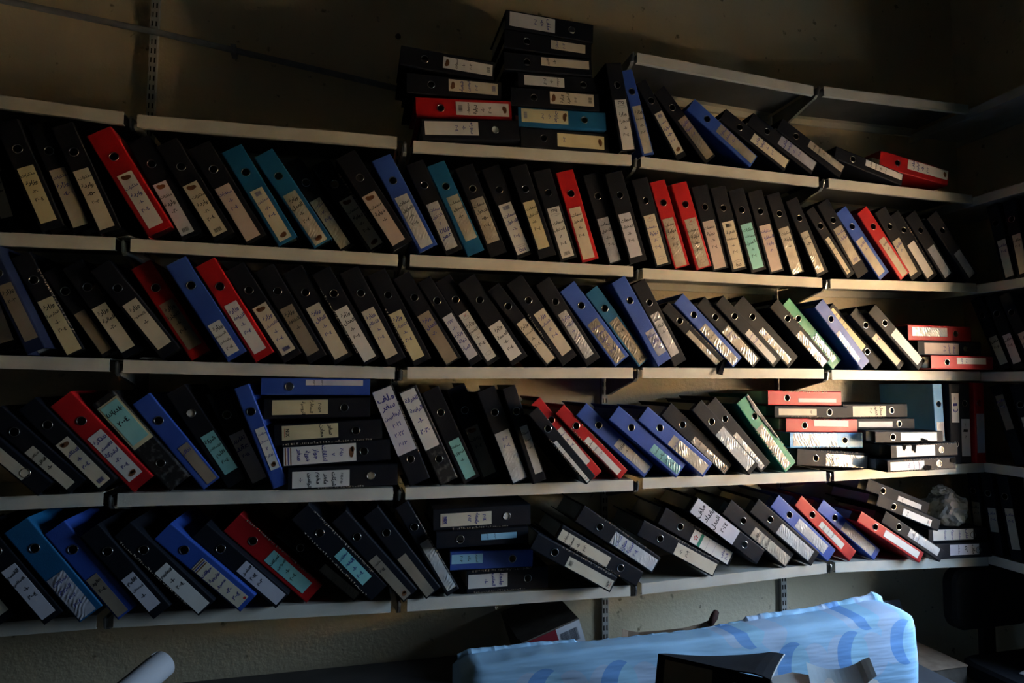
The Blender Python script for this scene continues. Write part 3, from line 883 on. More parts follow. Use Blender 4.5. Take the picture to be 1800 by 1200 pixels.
(2,(1.4035,2.0352,0.2996,0.0661,0.3207,-0.0064),'r','c',(0.0089,0.0516,0.0082,0.1903),'',"سمات|الدخول|-٩-|٢٠٠٤","red leaning binder, cream label, second red from left on second shelf",10,'f7'),
(2,(1.5043,2.0353,0.3098,0.0671,0.321,-0.0045),'k','L',(0.0063,0.0487,0.004,0.1623),'s',"سمات|الدخول|-١٠-|٢٠٠٤","black binder, crumpled pale grey pocket, just right of second red, second shelf",10,'f8'),
(2,(1.5754,2.0363,0.294,0.0695,0.3249,-0.0214),'k','L',(0.0089,0.0546,0.0209,0.1765),'',"سمات|الدخول|-١١-|٢٠٠٤","black binder, pale grey label, second right of second red, second shelf",10,'f9'),
(2,(1.6795,2.0319,0.2928,0.066,0.32,-0.0098),'k','c',(0.0086,0.0529,0.0069,0.1871),'V',"منظمات|دولية|-٣-|٢٠٠٤","black binder, cream label, just left of third red, second shelf",10,'g1'),
(2,(1.7544,2.032,0.303,0.0639,0.3197,-0.0077),'r','c',(0.0077,0.0513,0.004,0.1814),'s',"منظمات|دولية|-٤-|٢٠٠٤","red leaning binder, crumpled cream pocket, third red from left on second shelf",10,'g2'),
(2,(1.8418,2.0322,0.3082,0.0662,0.3205,-0.0068),'r','c',(0.0111,0.057,0.004,0.1859),'sV',"منظمات|دولية|-٥-|٢٠٠٤","red leaning binder, crumpled cream pocket, fourth red from left on second shelf",10,'g3'),
(2,(1.9139,2.0323,0.268,0.0701,0.3165,0.0019),'k','p',(0.0092,0.0577,0.0066,0.1847),'',"منظمات|دولية|-٦-|٢٠٠٤","black binder, pinkish label, just right of fourth red, second shelf",10,'g4'),
(2,(1.988,2.0326,0.2687,0.0676,0.3167,-0.0034),'k','c',(0.0119,0.0604,0.0092,0.185),'tB',"شعبة|استعلامات|-١-|٢٠٠٤","black binder, cream label, second right of fourth red, second shelf",10,'g5'),
(2,(2.0698,2.0329,0.2932,0.069,0.3159,-0.0038),'k','a',(0.0109,0.0588,0.0115,0.1823),'',"مذكرات|اجتماعات|المدراء|-١-|٢٠٠٤","black binder, aqua label, third right of fourth red, second shelf",10,'g6'),
(2,(2.1491,2.033,0.2845,0.0669,0.3168,-0.0021),'k','p',(0.0107,0.06,0.0075,0.1839),'',"مذكرات|السفارة|واردة|-٣-","black binder, pinkish label, fourth right of fourth red, second shelf",10,'g7'),
(2,(2.2468,2.0331,0.3288,0.062,0.3179,0.0014),'k','c',(0.0068,0.0521,0.004,0.1834),'s',"مذكرات|واردة|-٤-","black binder, crumpled cream pocket, fourth left of second blue, second shelf",10,'g8'),
(2,(2.3611,2.0333,0.4389,0.0588,0.3118,0.0021),'k','c',(0.0069,0.0412,0.0117,0.1791),'s',"مذكرات|-٥-","black binder, crumpled cream pocket, third left of second blue, second shelf",10,'g9'),
(2,(2.4915,2.0323,0.6281,0.0447,0.3066,-0.0065),'k','c',(0.0092,0.0281,0.0147,0.1764),'b',"مكتب|الوزير|٢٠٠٤","black binder, cream label, second left of second blue, second shelf",10,'h1'),
(2,(2.5441,2.0354,0.5742,0.0618,0.3284,-0.0023),'k','c',(0.0117,0.0523,0.0553,0.2145),'sb',"مكتب|الوكيل","black binder, crumpled cream pocket, just left of second blue, second shelf",10,'h2'),
(2,(2.6529,2.0363,0.6648,0.0604,0.3182,0.0038),'b','c',(0.0054,0.0433,0.0138,0.1819),'s',"تقارير|-١-","blue leaning binder, crumpled cream pocket, second blue from left on second shelf",10,'h3'),
(2,(2.7366,2.0378,0.6628,0.0591,0.3181,-0.0129),'r','c',(0.0148,0.0459,0.0044,0.1796),'s',"تقارير|-٢-","red leaning binder, crumpled cream pocket, fifth red from left on second shelf",10,'h4'),
(2,(2.8066,2.0397,0.5664,0.061,0.3123,0.001),'k','c',(0.005,0.0453,0.0188,0.1769),'s',"تقارير|-٣-","black binder, crumpled cream pocket, just right of fifth red, second shelf",10,'h5'),
(2,(2.9011,2.0415,0.626,0.0617,0.3115,0.0153),'k','w',(0.0065,0.0462,0.0144,0.1735),'x',"","black binder, blank white label, torn edge, second right of fifth red, second shelf",10,'h6'),
(2,(2.982,2.0436,0.6383,0.0625,0.3142,0.0094),'k','L',(0.0112,0.0505,0.0143,0.1554),'s',"","black binder, crumpled pale grey pocket, third right of fifth red, second shelf",10,'h7'),
(2,(3.0766,2.0458,0.6742,0.062,0.3174,-0.0128),'k','L',(0.0144,0.0516,0.0104,0.13),'s',"","black binder, crumpled pale grey pocket, fourth right of fifth red, second shelf",10,'h8'),
(3,(-0.3042,1.6894,0.3745,0.0555,0.2889,0.0182),'k','w',(0.0165,0.0505,0.0269,0.1517),'',"","black binder, blank white label, just left of the navy one, third shelf",11,'i0'),
(3,(-0.2115,1.6891,0.448,0.048,0.3118,-0.0316),'n','d',(0.0103,0.043,0.0336,0.1994),'',"وزارة|٢٠٠٣","navy leaning binder, brown label, only one leaning on third shelf",11,'i1'),
(3,(-0.1369,1.6861,0.5018,0.0499,0.311,0.0181),'k','y',(0.005,0.0449,0.004,0.1717),'x',"وزارة|الخارجية|-١-|٢٠٠٤","black binder, yellowish label, torn edge, just right of the navy one, third shelf",11,'i2'),
(3,(-0.0461,1.6843,0.5988,0.0454,0.2862,0.0182),'k','d',(0.005,0.0349,0.0106,0.1448),'',"","black binder, blank brown label, second right of the navy one, third shelf",11,'i3'),
(3,(0.0117,1.6816,0.5867,0.0582,0.3029,0.0088),'k','c',(0.005,0.0454,0.0191,0.1664),'',"وزارة|المالية|-٢-","black binder, cream label, second left of first red, third shelf",11,'i4'),
(3,(0.1129,1.6811,0.6647,0.0596,0.3155,-0.0025),'k','c',(0.0097,0.0515,0.0287,0.1862),'',"وزارة|التخطيط|-١-","black binder, cream label, just left of first red, third shelf",11,'i5'),
(3,(0.1888,1.679,0.578,0.0606,0.3138,0.0092),'r','d',(0.0106,0.052,0.0312,0.1867),'',"وزارة|التجارة|-١-|٢٠٠٤","red leaning binder, brown label, first red from left on third shelf",11,'i6'),
(3,(0.2924,1.6779,0.5734,0.0622,0.3267,-0.0165),'b','w',(0.0083,0.0457,0.013,0.1186),'m',"وزارة|الصناعة|والمعادن|٢٠٠٤","blue leaning binder, white label, first blue from left on third shelf",11,'i7'),
(3,(0.3689,1.677,0.5632,0.061,0.327,-0.0178),'r','w',(0.0103,0.0486,0.0219,0.1877),'',"وزارة|الزراعة|-١-|٢٠٠٤","red leaning binder, white label, second red from left on third shelf",11,'j1'),
(3,(0.4472,1.6755,0.5725,0.0611,0.3219,-0.0061),'k','c',(0.0094,0.0524,0.021,0.1872),'Ob',"وزارة|الاقتصاد|-١-|٢٠٠٤","black binder, cream label, just right of second red, third shelf",11,'j2'),
(3,(0.5202,1.6746,0.5372,0.0598,0.3199,-0.0038),'k','d',(0.0071,0.0473,0.0232,0.1863),'',"وزارة|الثقافة|-١-","black binder, brown label, second right of second red, third shelf",11,'j3'),
(3,(0.5949,1.6731,0.5272,0.0657,0.3187,0.0011),'k','c',(0.0095,0.0534,0.0138,0.193),'',"وزارة|النقل|-١-|٢٠٠٤","black binder, cream label, third right of second red, third shelf",11,'j4'),
(3,(0.6838,1.6718,0.5339,0.062,0.3219,-0.0046),'k','w',(0.0062,0.0469,0.0091,0.1907),'X',"وزارة|العدل|-١-|٢٠٠٤","black binder, white label, torn edge, fourth right of second red, third shelf",11,'j5'),
(3,(0.7559,1.671,0.4949,0.0636,0.3233,-0.0084),'k','c',(0.0055,0.0468,0.0223,0.1872),'',"وزارة|الاعلام|-١-|٢٠٠٤","black binder, cream label, fifth right of second red, third shelf",11,'j6'),
(3,(0.8392,1.6712,0.4912,0.0612,0.321,-0.0038),'k','y',(0.005,0.0449,0.0174,0.1825),'X',"وزارة|الكهرباء|-١-|٢٠٠٤","black binder, yellowish label, torn edge, sixth right of second red, third shelf",11,'j7'),
(3,(0.9401,1.6722,0.5645,0.0595,0.3236,-0.006),'k','d',(0.005,0.0472,0.0054,0.1848),'',"وزارة|العدل|-٢-","black binder, brown label, seventh right of second red, third shelf",11,'k1'),
(3,(1.0187,1.6731,0.5832,0.0489,0.317,-0.0088),'k','L',(0.0076,0.0429,0.0207,0.1806),'',"٢٢٢|-٢-|وزارة|دولة|المرأة","black binder, pale grey label, sixth left of second blue, third shelf",11,'k2'),
(3,(1.0776,1.6746,0.5818,0.059,0.3218,0.0032),'k','w',(0.0096,0.0449,0.014,0.1908),'V',"وزارة|التعليم|-١-|٢٠٠٤","black binder, white label, fifth left of second blue, third shelf",11,'k3'),
(3,(1.1581,1.6753,0.6048,0.0661,0.3227,-0.0079),'k','w',(0.0064,0.0522,0.0177,0.1503),'',"وزارة|الصحة|-٤-|٢٠٠٤","black binder, white label, fourth left of second blue, third shelf",11,'k4'),
(3,(1.2722,1.6757,0.6854,0.0495,0.316,-0.0142),'k','c',(0.0107,0.0445,0.0043,0.1727),'',"وزارة|السياحة|-١-|٢٠٠٤","black binder, cream label, third left of second blue, third shelf",11,'k5'),
(3,(1.3327,1.6789,0.634,0.0658,0.3311,-0.0104),'k','c',(0.0192,0.0608,0.0281,0.1984),'X',"وزارة|الشباب|-٢-|٢٠٠٤","black binder, cream label, torn edge, second left of second blue, third shelf",11,'k6'),
(3,(1.4179,1.6783,0.5975,0.06,0.3249,-0.0151),'k','w',(0.0119,0.0464,0.0238,0.2012),'s',"وزارة|النفط|-١-|٢٠٠٤","black binder, crumpled white pocket, just left of second blue, third shelf",11,'k7'),
(3,(1.525,1.6791,0.6754,0.0667,0.3208,-0.0069),'b','d',(0.0092,0.0517,0.0057,0.1734),'s',"محافظة|دهوك|اربيل|-١-|٢٠٠٤","blue leaning binder, crumpled brown pocket, second blue from left on third shelf",11,'k8'),
(3,(1.6116,1.6795,0.6734,0.0558,0.3143,-0.0082),'t','d',(0.0091,0.0456,0.004,0.1863),'sb',"محافظات|٢٠٠٤","teal blue leaning binder, crumpled brown pocket, only one leaning on third shelf",11,'l1'),
(3,(1.6764,1.6819,0.5471,0.0595,0.3314,-0.0257),'b','L',(0.02,0.0545,0.0296,0.1251),'s',"محافظة|بابل|-١-","blue leaning binder, crumpled pale grey pocket, third blue from left on third shelf",11,'l2'),
(3,(1.7462,1.6815,0.5119,0.0577,0.3237,-0.0108),'k','w',(0.0089,0.0436,0.0356,0.2001),'s',"محافظة|كربلاء|-١-","black binder, crumpled white pocket, just right of third blue, third shelf",11,'l3'),
(3,(1.9284,1.6816,0.8283,0.0449,0.2969,0.0066),'k','c',(0.005,0.0237,0.0053,0.1723),'sx',"","black binder, crumpled cream pocket, torn edge, just left of fourth blue, third shelf",11,'l4'),
(3,(1.9937,1.6827,0.8045,0.0549,0.326,0.0069),'b','c',(0.005,0.0383,0.0058,0.1905),'s',"محافظة|البصرة|-١-|٢٠٠٤","blue leaning binder, crumpled cream pocket, fourth blue from left on third shelf",11,'l5'),
(3,(2.075,1.6831,0.8062,0.053,0.3167,0.0052),'k','c',(0.005,0.042,0.0081,0.1795),'s',"محافظة|٢٠٠٤","black binder, crumpled cream pocket, just right of fourth blue, third shelf",11,'l6'),
(3,(2.1539,1.6838,0.8092,0.0512,0.3266,-0.005),'k','w',(0.0087,0.0344,0.0121,0.1688),'',"مجلس|الامة|-١-","black binder, white label, second right of fourth blue, third shelf",11,'l7'),
(3,(2.2293,1.6841,0.806,0.0637,0.3184,0.0087),'k','c',(0.0086,0.0345,0.0129,0.1812),'s',"٢٠٠٤","black binder, crumpled cream pocket, second left of the green one, third shelf",11,'l8'),
(3,(2.3593,1.6849,0.7817,0.0494,0.3123,-0.0139),'k','c',(0.005,0.0337,0.004,0.1637),'sx',"","black binder, crumpled cream pocket, torn edge, just left of the green one, third shelf",11,'m1'),
(3,(2.4333,1.6813,0.7725,0.0566,0.3221,0.0181),'g','g',(0.0212,0.0484,0.0211,0.1465),'s',"","green leaning binder, crumpled green pocket, only one leaning on third shelf",11,'m2'),
(3,(2.5308,1.6815,0.7192,0.0526,0.3079,-0.0196),'b','w',(0.005,0.0246,0.0336,0.1744),'s',"","blue leaning binder, crumpled white pocket, fifth blue from left on third shelf",11,'m3'),
(3,(2.6325,1.6818,0.7925,0.0518,0.3138,0.018),'k','y',(0.005,0.0365,0.0973,0.3034),'f',"ملف|الاسرى|والمفقودين|-١-","black binder, yellowish label, hole low, just right of fifth blue, third shelf",11,'m4'),
(3,(2.7165,1.6819,0.8127,0.0457,0.304,-0.0089),'k','c',(0.005,0.0338,0.0196,0.1729),'',"٢٠٠٤","black binder, cream label, second right of fifth blue, third shelf",11,'m5'),
(3,(2.7835,1.6829,0.8119,0.0523,0.3118,-0.0339),'k','w',(0.0108,0.0473,0.017,0.1829),'',"","black binder, blank white label, third right of fifth blue, third shelf",11,'m6'),
(3,(3.1274,1.6882,1.5703,0.0535,0.3067,-0.057),'r','w',(0.0205,0.0456,0.0361,0.1809),'zp3',"ملف|٢٠٠٥","red flat binder, white label, bottom of corner pile, third shelf",0,'m7'),
(3,(2.8108,1.8014,-1.571,0.0584,0.3162,-0.0101),'k','p',(0.0086,0.0534,0.032,0.2022),'zp3',"سجلات|الموظفين|٢٠٠٦","black flat binder, pinkish label, second up in corner pile, third shelf",0,'m8'),
(3,(2.7838,1.8661,-1.571,0.0635,0.3167,0.0066),'r','w',(0.0101,0.0453,0.0205,0.1941),'zp3s',"","red flat binder, crumpled white pocket, topmost of corner pile, third shelf",0,'m9'),
(4,(-0.1714,1.3059,0.8177,0.0494,0.2707,-0.0214),'k','c',(0.005,0.0328,0.0583,0.2494),'f',"","black binder, blank cream label, hole low, third left of first red, fourth shelf",8,'o0'),
(4,(-0.0998,1.3071,0.8021,0.0552,0.2929,-0.0113),'k','c',(0.005,0.0317,0.014,0.1597),'',"شركات|النقل|-١-","black binder, cream label, second left of first red, fourth shelf",8,'o1'),
(4,(-0.0244,1.3085,0.747,0.0549,0.3097,-0.0084),'k','c',(0.005,0.0424,0.0122,0.175),'Ob',"التذاكر|-١-|٢٠٠٤","black binder, cream label, just left of first red, fourth shelf",8,'o2'),
(4,(0.0551,1.3042,0.7341,0.0668,0.325,-0.0008),'r','w',(0.0116,0.0544,0.029,0.194),'o',"نتذكرة|الاقتصاد|لشركة|-٢-|٢٠٠٤","red leaning binder, white label, first red from left on fourth shelf",8,'o3'),
(4,(0.1476,1.3029,0.7028,0.0651,0.3247,0.0044),'k','a',(0.0087,0.0601,0.1647,0.3005),'fqM',"بلدياتنا|٢٠٠٤","black binder, aqua label, hole low, just right of first red, fourth shelf",8,'o4'),
(4,(0.2331,1.3017,0.6708,0.0563,0.3178,0.0181),'b','d',(0.0188,0.0495,0.0059,0.1405),'',"تذاكر","blue leaning binder, brown label, first blue from left on fourth shelf",8,'o5'),
(4,(0.3002,1.303,0.5687,0.059,0.3294,0.0181),'k','a',(0.0141,0.054,0.0391,0.1706),'h',"شركة|الاتصالات|اقليم|٢٠٠٤","black binder, aqua label, filled hole, just right of first blue, fourth shelf",8,'o6'),
(4,(0.3687,1.2997,0.461,0.0557,0.3122,0.018),'k','L',(0.0072,0.0503,0.0149,0.1741),'',"تقارير|عقد|٢٠١٤","black binder, pale grey label, just left of second blue, fourth shelf",8,'p1'),
(4,(0.4288,1.3021,0.3805,0.0446,0.3185,-0.0094),'b','w',(0.0138,0.0396,0.0534,0.1848),'o',"مراسم|استقبال|٢|تذكرة","blue leaning binder, white label, second blue from left on fourth shelf",8,'p2'),
(4,(0.4707,1.3634,-1.5554,0.0651,0.3218,-0.0136),'k','w',(0.0114,0.0601,0.0114,0.1772),'zp4x',"٢٠١٤-٢٠١٥|شركات|ماهر|مخيم|الوافدين|-١-","black flat binder, white label, bottom of flat pile, fourth shelf",1,'pA'),
(4,(0.4501,1.4279,-1.5186,0.0643,0.3185,-0.0036),'k','w',(0.005,0.0593,0.004,0.2149),'zp4OE',"٢٠١٥|٧|اعلانات|جواز|هوية|سفر","black flat binder, white label, second up in flat pile, fourth shelf",1,'pB'),
(4,(0.4258,1.491,-1.5188,0.063,0.3163,0.0006),'k','y',(0.005,0.0475,0.0211,0.1841),'zp4Nx',"سفر|معادن","black flat binder, yellowish label, third up in flat pile, fourth shelf",1,'pC'),
(4,(0.3946,1.5691,-1.5544,0.0608,0.3109,0.001),'k','y',(0.005,0.0493,0.023,0.1835),'zp4',"٢٠١٥>|السفارة|الروسية","black flat binder, yellowish label, fourth up in flat pile, fourth shelf",1,'pD'),
(4,(0.7039,1.5801,1.5695,0.0519,0.3188,0.0003),'b','L',(0.0299,0.0469,0.0217,0.192),'zp4',"ملف|الاقامة","blue flat binder, pale grey label, topmost of flat pile, fourth shelf",1,'pE'),
(4,(0.8332,1.2936,0.3995,0.0685,0.3219,0.0086),'k','L',(0.0015,0.0639,0.1023,0.3179),'fxw',"ملف|سفر|ارهابيين|٢٠٢١|٢٠٢٢|٢٠٢٣","black binder, pale grey label, hole low, just right of second blue, fourth shelf",8,'q1'),
(4,(0.9294,1.2937,0.4355,0.0607,0.3244,0.0046),'k','w',(0.0025,0.0506,0.1211,0.3204),'fMw',"الفرقة|الرابعة|-١-|٢٠٢٠","black binder, white label, hole low, second right of second blue, fourth shelf",8,'q2'),
(4,(1.0054,1.2942,0.446,0.0599,0.3233,0.0137),'k','a',(0.0127,0.0485,0.0106,0.1446),'',"محافظة|نينوى|-١-","black binder, aqua label, third right of second blue, fourth shelf",8,'q3'),
(4,(1.0711,1.2947,0.3907,0.0633,0.3263,0.018),'k','d',(0.009,0.0526,0.0178,0.1868),'O',"بلاغات|٢٠٠٤","black binder, brown label, fourth right of second blue, fourth shelf",8,'q4'),
(4,(1.1588,1.2935,0.385,0.0633,0.3193,-0.0218),'k','w',(0.005,0.0539,0.004,0.1734),'sl',"٢٠٠٣|٢٠٠٤","black binder, crumpled white pocket, third left of second red, fourth shelf",8,'q6'),
(4,(1.2266,1.2946,0.3373,0.0472,0.3239,-0.0312),'k','w',(0.0164,0.0422,0.0283,0.1892),'',"حملة|الطبية|-١-","black binder, white label, second left of second red, fourth shelf",8,'q7'),
(4,(1.3976,1.2934,0.7214,0.0418,0.3003,-0.0656),'k','w',(0.005,0.0168,0.004,0.1769),'NX',"مخيمات|نازحين|٢٠١٤","black binder, white label, torn edge, just left of second red, fourth shelf",8,'r0'),
(4,(1.4532,1.2955,0.7221,0.0425,0.3362,0.0181),'r','w',(0.0077,0.0337,0.054,0.2107),'',"سجلات|-١-|٢٠١٤","red leaning binder, white label, second red from left on fourth shelf",8,'r1'),
(4,(1.5457,1.294,0.799,0.0443,0.3225,0.0081),'r','w',(0.005,0.0275,0.0174,0.1853),'xX',"سجل|تنقلات|٢٠١٣","red leaning binder, white label, torn edge, third red from left on fourth shelf",8,'r2'),
(4,(1.6335,1.2989,0.8582,0.0575,0.3267,0.002),'b','w',(0.0121,0.0436,0.0053,0.1571),'s',"وزارة|-١-","blue leaning binder, crumpled white pocket, third blue from left on fourth shelf",8,'r3'),
(4,(1.7442,1.2992,0.8953,0.0609,0.3209,-0.0234),'b','a',(0.0097,0.0395,0.0053,0.1387),'s',"محافظة|ديالى|-٢-|٢٠٠٤","blue leaning binder, crumpled aqua pocket, fourth blue from left on fourth shelf",8,'r4'),
(4,(1.8426,1.2995,0.8906,0.061,0.3148,-0.0314),'b','c',(0.005,0.0445,0.0079,0.1778),'s',"محافظة|-٣-","blue leaning binder, crumpled cream pocket, fifth blue from left on fourth shelf",8,'r5'),
(4,(1.9369,1.3,0.8562,0.0609,0.3205,-0.0129),'k','c',(0.005,0.0309,0.004,0.1759),'sE',"ملف|النجف|-١-|٢٠٠٤","black binder, crumpled cream pocket, just right of fifth blue, fourth shelf",8,'r6'),
(4,(2.025,1.3004,0.7726,0.0553,0.32,-0.0324),'k','w',(0.005,0.0493,0.0166,0.1943),'s',"","black binder, crumpled white pocket, second right of fifth blue, fourth shelf",8,'s1'),
(4,(2.1015,1.3008,0.7466,0.0561,0.3251,0.0074),'k','w',(0.0091,0.0292,0.008,0.1763),'s',"","black binder, crumpled white pocket, just left of the green one, fourth shelf",8,'s2'),
(4,(2.1946,1.3015,0.6684,0.0614,0.3182,-0.0048),'g','c',(0.0053,0.0375,0.0101,0.1967),'sxX',"","green leaning binder, crumpled cream pocket, torn edge, only one leaning on fourth shelf",8,'s3'),
(4,(2.5584,1.3037,1.4981,0.0618,0.3162,-0.0086),'k','c',(0.005,0.0502,0.0072,0.1911),'zp5xs',"ملف|٢٠٠٤","black flat binder, crumpled cream pocket, bottom of torn red pile, fourth shelf",5,'s4'),
(4,(2.2182,1.448,-1.5889,0.0579,0.3207,-0.0065),'l','w',(0.005,0.0496,0.0131,0.205),'zp5sx',"","light blue flat binder, crumpled white pocket, second up in torn red pile, fourth shelf",5,'s5'),
(4,(2.5091,1.4439,1.5521,0.0501,0.3133,-0.0137),'r','w',(0.0218,0.0451,0.0409,0.1933),'zp5x',"","red flat binder, blank white label, third up in torn red pile, fourth shelf",5,'s6'),
(4,(2.1578,1.5459,-1.585,0.0443,0.3175,-0.0035),'k','c',(0.0108,0.0349,0.0164,0.1805),'zp5x',"١١٣","black flat binder, cream label, fourth up in torn red pile, fourth shelf",5,'s7'),
(4,(2.4509,1.5439,1.5599,0.0548,0.3193,-0.0018),'r','w',(0.0125,0.027,0.0234,0.1907),'zp5x',"","red flat binder, blank white label, topmost of torn red pile, fourth shelf",5,'s8'),
(4,(2.5628,1.3484,-1.5515,0.0445,0.3128,-0.0938),'k','w',(0.0081,0.0395,0.0117,0.1652),'hzp6Xx',"شكاوى|المواطنين|٢٠١٤","black flat binder, white label, filled hole, bottom of corner pile, fourth shelf",6,'t1'),
(4,(2.5991,1.4009,-1.5539,0.05,0.3099,-0.0752),'k','w',(0.005,0.045,0.0241,0.2025),'hzp6X',"","black flat binder, blank white label, filled hole, second up in corner pile, fourth shelf",6,'t2'),
(4,(2.8524,1.4064,1.5633,0.0433,0.3126,-0.0658),'k','w',(0.007,0.0383,0.0287,0.198),'zp6',"","black flat binder, blank white label, third up in corner pile, fourth shelf",6,'t3'),
(4,(2.5112,1.496,-1.5783,0.0426,0.2997,0.0181),'k','w',(0.0129,0.0335,0.0341,0.1928),'zp6',"","black flat binder, blank white label, fourth up in corner pile, fourth shelf",6,'t4'),
(4,(2.4764,1.5499,-1.5652,0.0529,0.301,0.0181),'k','c',(0.0082,0.0479,0.0431,0.1983),'zp6x',"سجل|العقود|٢٠٠٨","black flat binder, cream label, topmost of corner pile, fourth shelf",6,'t5'),
(4,(2.9132,1.3116,0.0321,0.0472,0.318,0.0145),'l','w',(0.0085,0.0422,0.0486,0.1663),'s',"","light blue leaning binder, crumpled white pocket, only one leaning on fourth shelf",8,'t6'),
(4,(2.9616,1.314,-0.0137,0.0533,0.3168,-0.0019),'k','w',(0.0101,0.046,0.1635,0.2793),'f',"١|-|ب","black binder, white label, hole low, just right of the light blue one, fourth shelf",8,'t7'),
(4,(3.0161,1.3149,-0.0135,0.0546,0.3188,0.0024),'k','L',(0.0068,0.0496,0.028,0.1759),'',"١|-|٢","black binder, pale grey label, just left of fourth red, fourth shelf",8,'t8'),
(4,(3.0726,1.316,-0.0117,0.051,0.3203,-0.0155),'r','L',(0.0077,0.046,0.0406,0.1965),'',"","red leaning binder, blank pale grey label, fourth red from left on fourth shelf",8,'t9'),
(5,(-0.2404,0.972,0.6447,0.0505,0.2694,-0.0351),'k','c',(0.0205,0.0455,0.0199,0.1466),'',"","black binder, blank cream label, second left of the teal blue one, lowest shelf",9,'u0'),
(5,(-0.1258,0.9724,0.6549,0.0543,0.3068,-0.0518),'k','L',(0.005,0.0422,0.014,0.1781),'',"القسم|الاسلامي|-١-|٢٠٠٤","black binder, pale grey label, just left of the teal blue one, lowest shelf",9,'u1'),
(5,(-0.0429,0.9726,0.6562,0.0676,0.3066,-0.0542),'t','L',(0.005,0.0514,0.004,0.1403),'s',"محاولات|النزوح|٢٠٠٣|٢٠٠٤","teal blue leaning binder, crumpled pale grey pocket, only one leaning on lowest shelf",9,'u2'),
(5,(0.048,0.9716,0.665,0.0586,0.3002,-0.0526),'b','d',(0.005,0.0349,0.0056,0.137),'',"عقود|٢٠٠٤","blue leaning binder, brown label, first blue from left on lowest shelf",9,'u3'),
(5,(0.1373,0.9691,0.6805,0.054,0.2968,-0.0611),'k','L',(0.005,0.0396,0.0235,0.1371),'',"اقليم|كردستان|-١-","black binder, pale grey label, just right of first blue, lowest shelf",9,'u4'),
(5,(0.2491,0.9661,0.772,0.0572,0.3169,-0.0543),'k','w',(0.005,0.0439,0.0056,0.17),'X',"التقاويم|-١-|٢٠٠٤","black binder, white label, torn edge, just left of second blue, lowest shelf",9,'u5'),
(5,(0.3548,0.9634,0.8211,0.0608,0.315,-0.0399),'b','c',(0.005,0.045,0.0128,0.1837),'E',"حوالات|خارجية|مصرف|-٢-|٢٠٠٤","blue leaning binder, cream label, second blue from left on lowest shelf",9,'u6'),
(5,(0.4484,0.9607,0.8194,0.0541,0.3139,-0.0258),'k','L',(0.0091,0.0474,0.0063,0.1582),'',"القناصل|٢٠١٤|٢٠٠٣","black binder, pale grey label, just right of second blue, lowest shelf",9,'v1'),
(5,(0.5308,0.9596,0.8198,0.068,0.3251,0.0076),'r','a',(0.0131,0.053,0.0276,0.1792),'x',"تحركات|الضرائب|-١-|٢٠٠٤","red leaning binder, aqua label, torn edge, first red from left on lowest shelf",9,'v2'),
(5,(0.6695,0.9558,0.8356,0.0395,0.3092,-0.002),'k','d',(0.005,0.0304,0.004,0.1445),'s',"","black binder, crumpled brown pocket, just right of first red, lowest shelf",9,'v3'),
(5,(0.7189,0.9621,0.751,0.065,0.3438,-0.029),'k','a',(0.0155,0.0518,0.0528,0.177),'xX',"سفارات|النفط|-١-|٢٠٠٤","black binder, aqua label, torn edge, second right of first red, lowest shelf",9,'v4'),
(5,(0.816,0.9516,0.7172,0.055,0.3293,-0.0299),'k','d',(0.005,0.0337,0.004,0.1662),'o',"مذكرات|٢٠١٤","black binder, brown label, third right of first red, lowest shelf",9,'v5'),
(5,(0.8873,0.9507,0.6533,0.0558,0.3233,-0.0146),'k','d',(0.005,0.0351,0.004,0.1552),'',"","black binder, blank brown label, fourth right of first red, lowest shelf",9,'v6'),
(5,(0.9537,0.9499,0.5364,0.045,0.325,-0.0026),'k','w',(0.01,0.04,0.0121,0.1883),'sx',"","black binder, crumpled white pocket, torn edge, fifth right of first red, lowest shelf",9,'w1'),
(5,(1.0193,1.0216,-1.5735,0.0709,0.2696,0.0074),'k','w',(0.0129,0.0558,0.004,0.1327),'zp7xX',"جامعة|المثنى|-١-","black flat binder, white label, bottom of flat pile, lowest shelf",2,'wA'),
(5,(0.9648,1.0843,-1.5874,0.0576,0.2725,0.0054),'b','l',(0.0088,0.0378,0.004,0.1046),'zp7',"استيراد|-٢-|٢٠٠٣","blue flat binder, light-blue label, second up in flat pile, lowest shelf",2,'wB'),
(5,(1.2131,1.1078,1.5852,0.0512,0.2971,-0.0244),'k','l',(0.0181,0.0375,0.039,0.1555),'zp7',"السفراء|القدامى","black flat binder, light-blue label, third up in flat pile, lowest shelf",2,'wC'),
(5,(0.9067,1.2218,-1.5564,0.066,0.3177,-0.007),'k','c',(0.0146,0.0558,0.0222,0.1873),'hzp7Nbx',"٢٠١٤|جامعة|٢٠١٢","black flat binder, cream label, filled hole, topmost of flat pile, lowest shelf",2,'wD'),
(5,(1.4784,0.9428,1.0495,0.055,0.3111,-0.0623),'k','c',(0.005,0.0387,0.0046,0.1813),'tNx',"","black binder, blank cream label, torn edge, sixth right of first red, lowest shelf",9,'x1'),
(5,(1.5891,0.9422,1.0334,0.0546,0.3311,-0.0246),'k','c',(0.0062,0.0415,0.1284,0.3271),'fzX',"سيارات|عمومية|-١-|٢٠٢٠","black binder, cream label, hole low, seventh right of first red, lowest shelf",9,'x2'),
(5,(1.6479,0.981,0.9767,0.0621,0.331,-0.0228),'k','w',(0.0063,0.049,0.004,0.1889),'zxs',"شركات|حماية|اجنبية|٢٠٠٤","black binder, crumpled white pocket, torn edge, sixth left of third blue, lowest shelf",9,'x3'),
(5,(1.882,0.9523,1.0714,0.0587,0.325,-0.0186),'k','c',(0.005,0.0472,0.004,0.1754),'zx',"-٢-|٢٠٠٩","black binder, cream label, torn edge, fifth left of third blue, lowest shelf",9,'x4'),
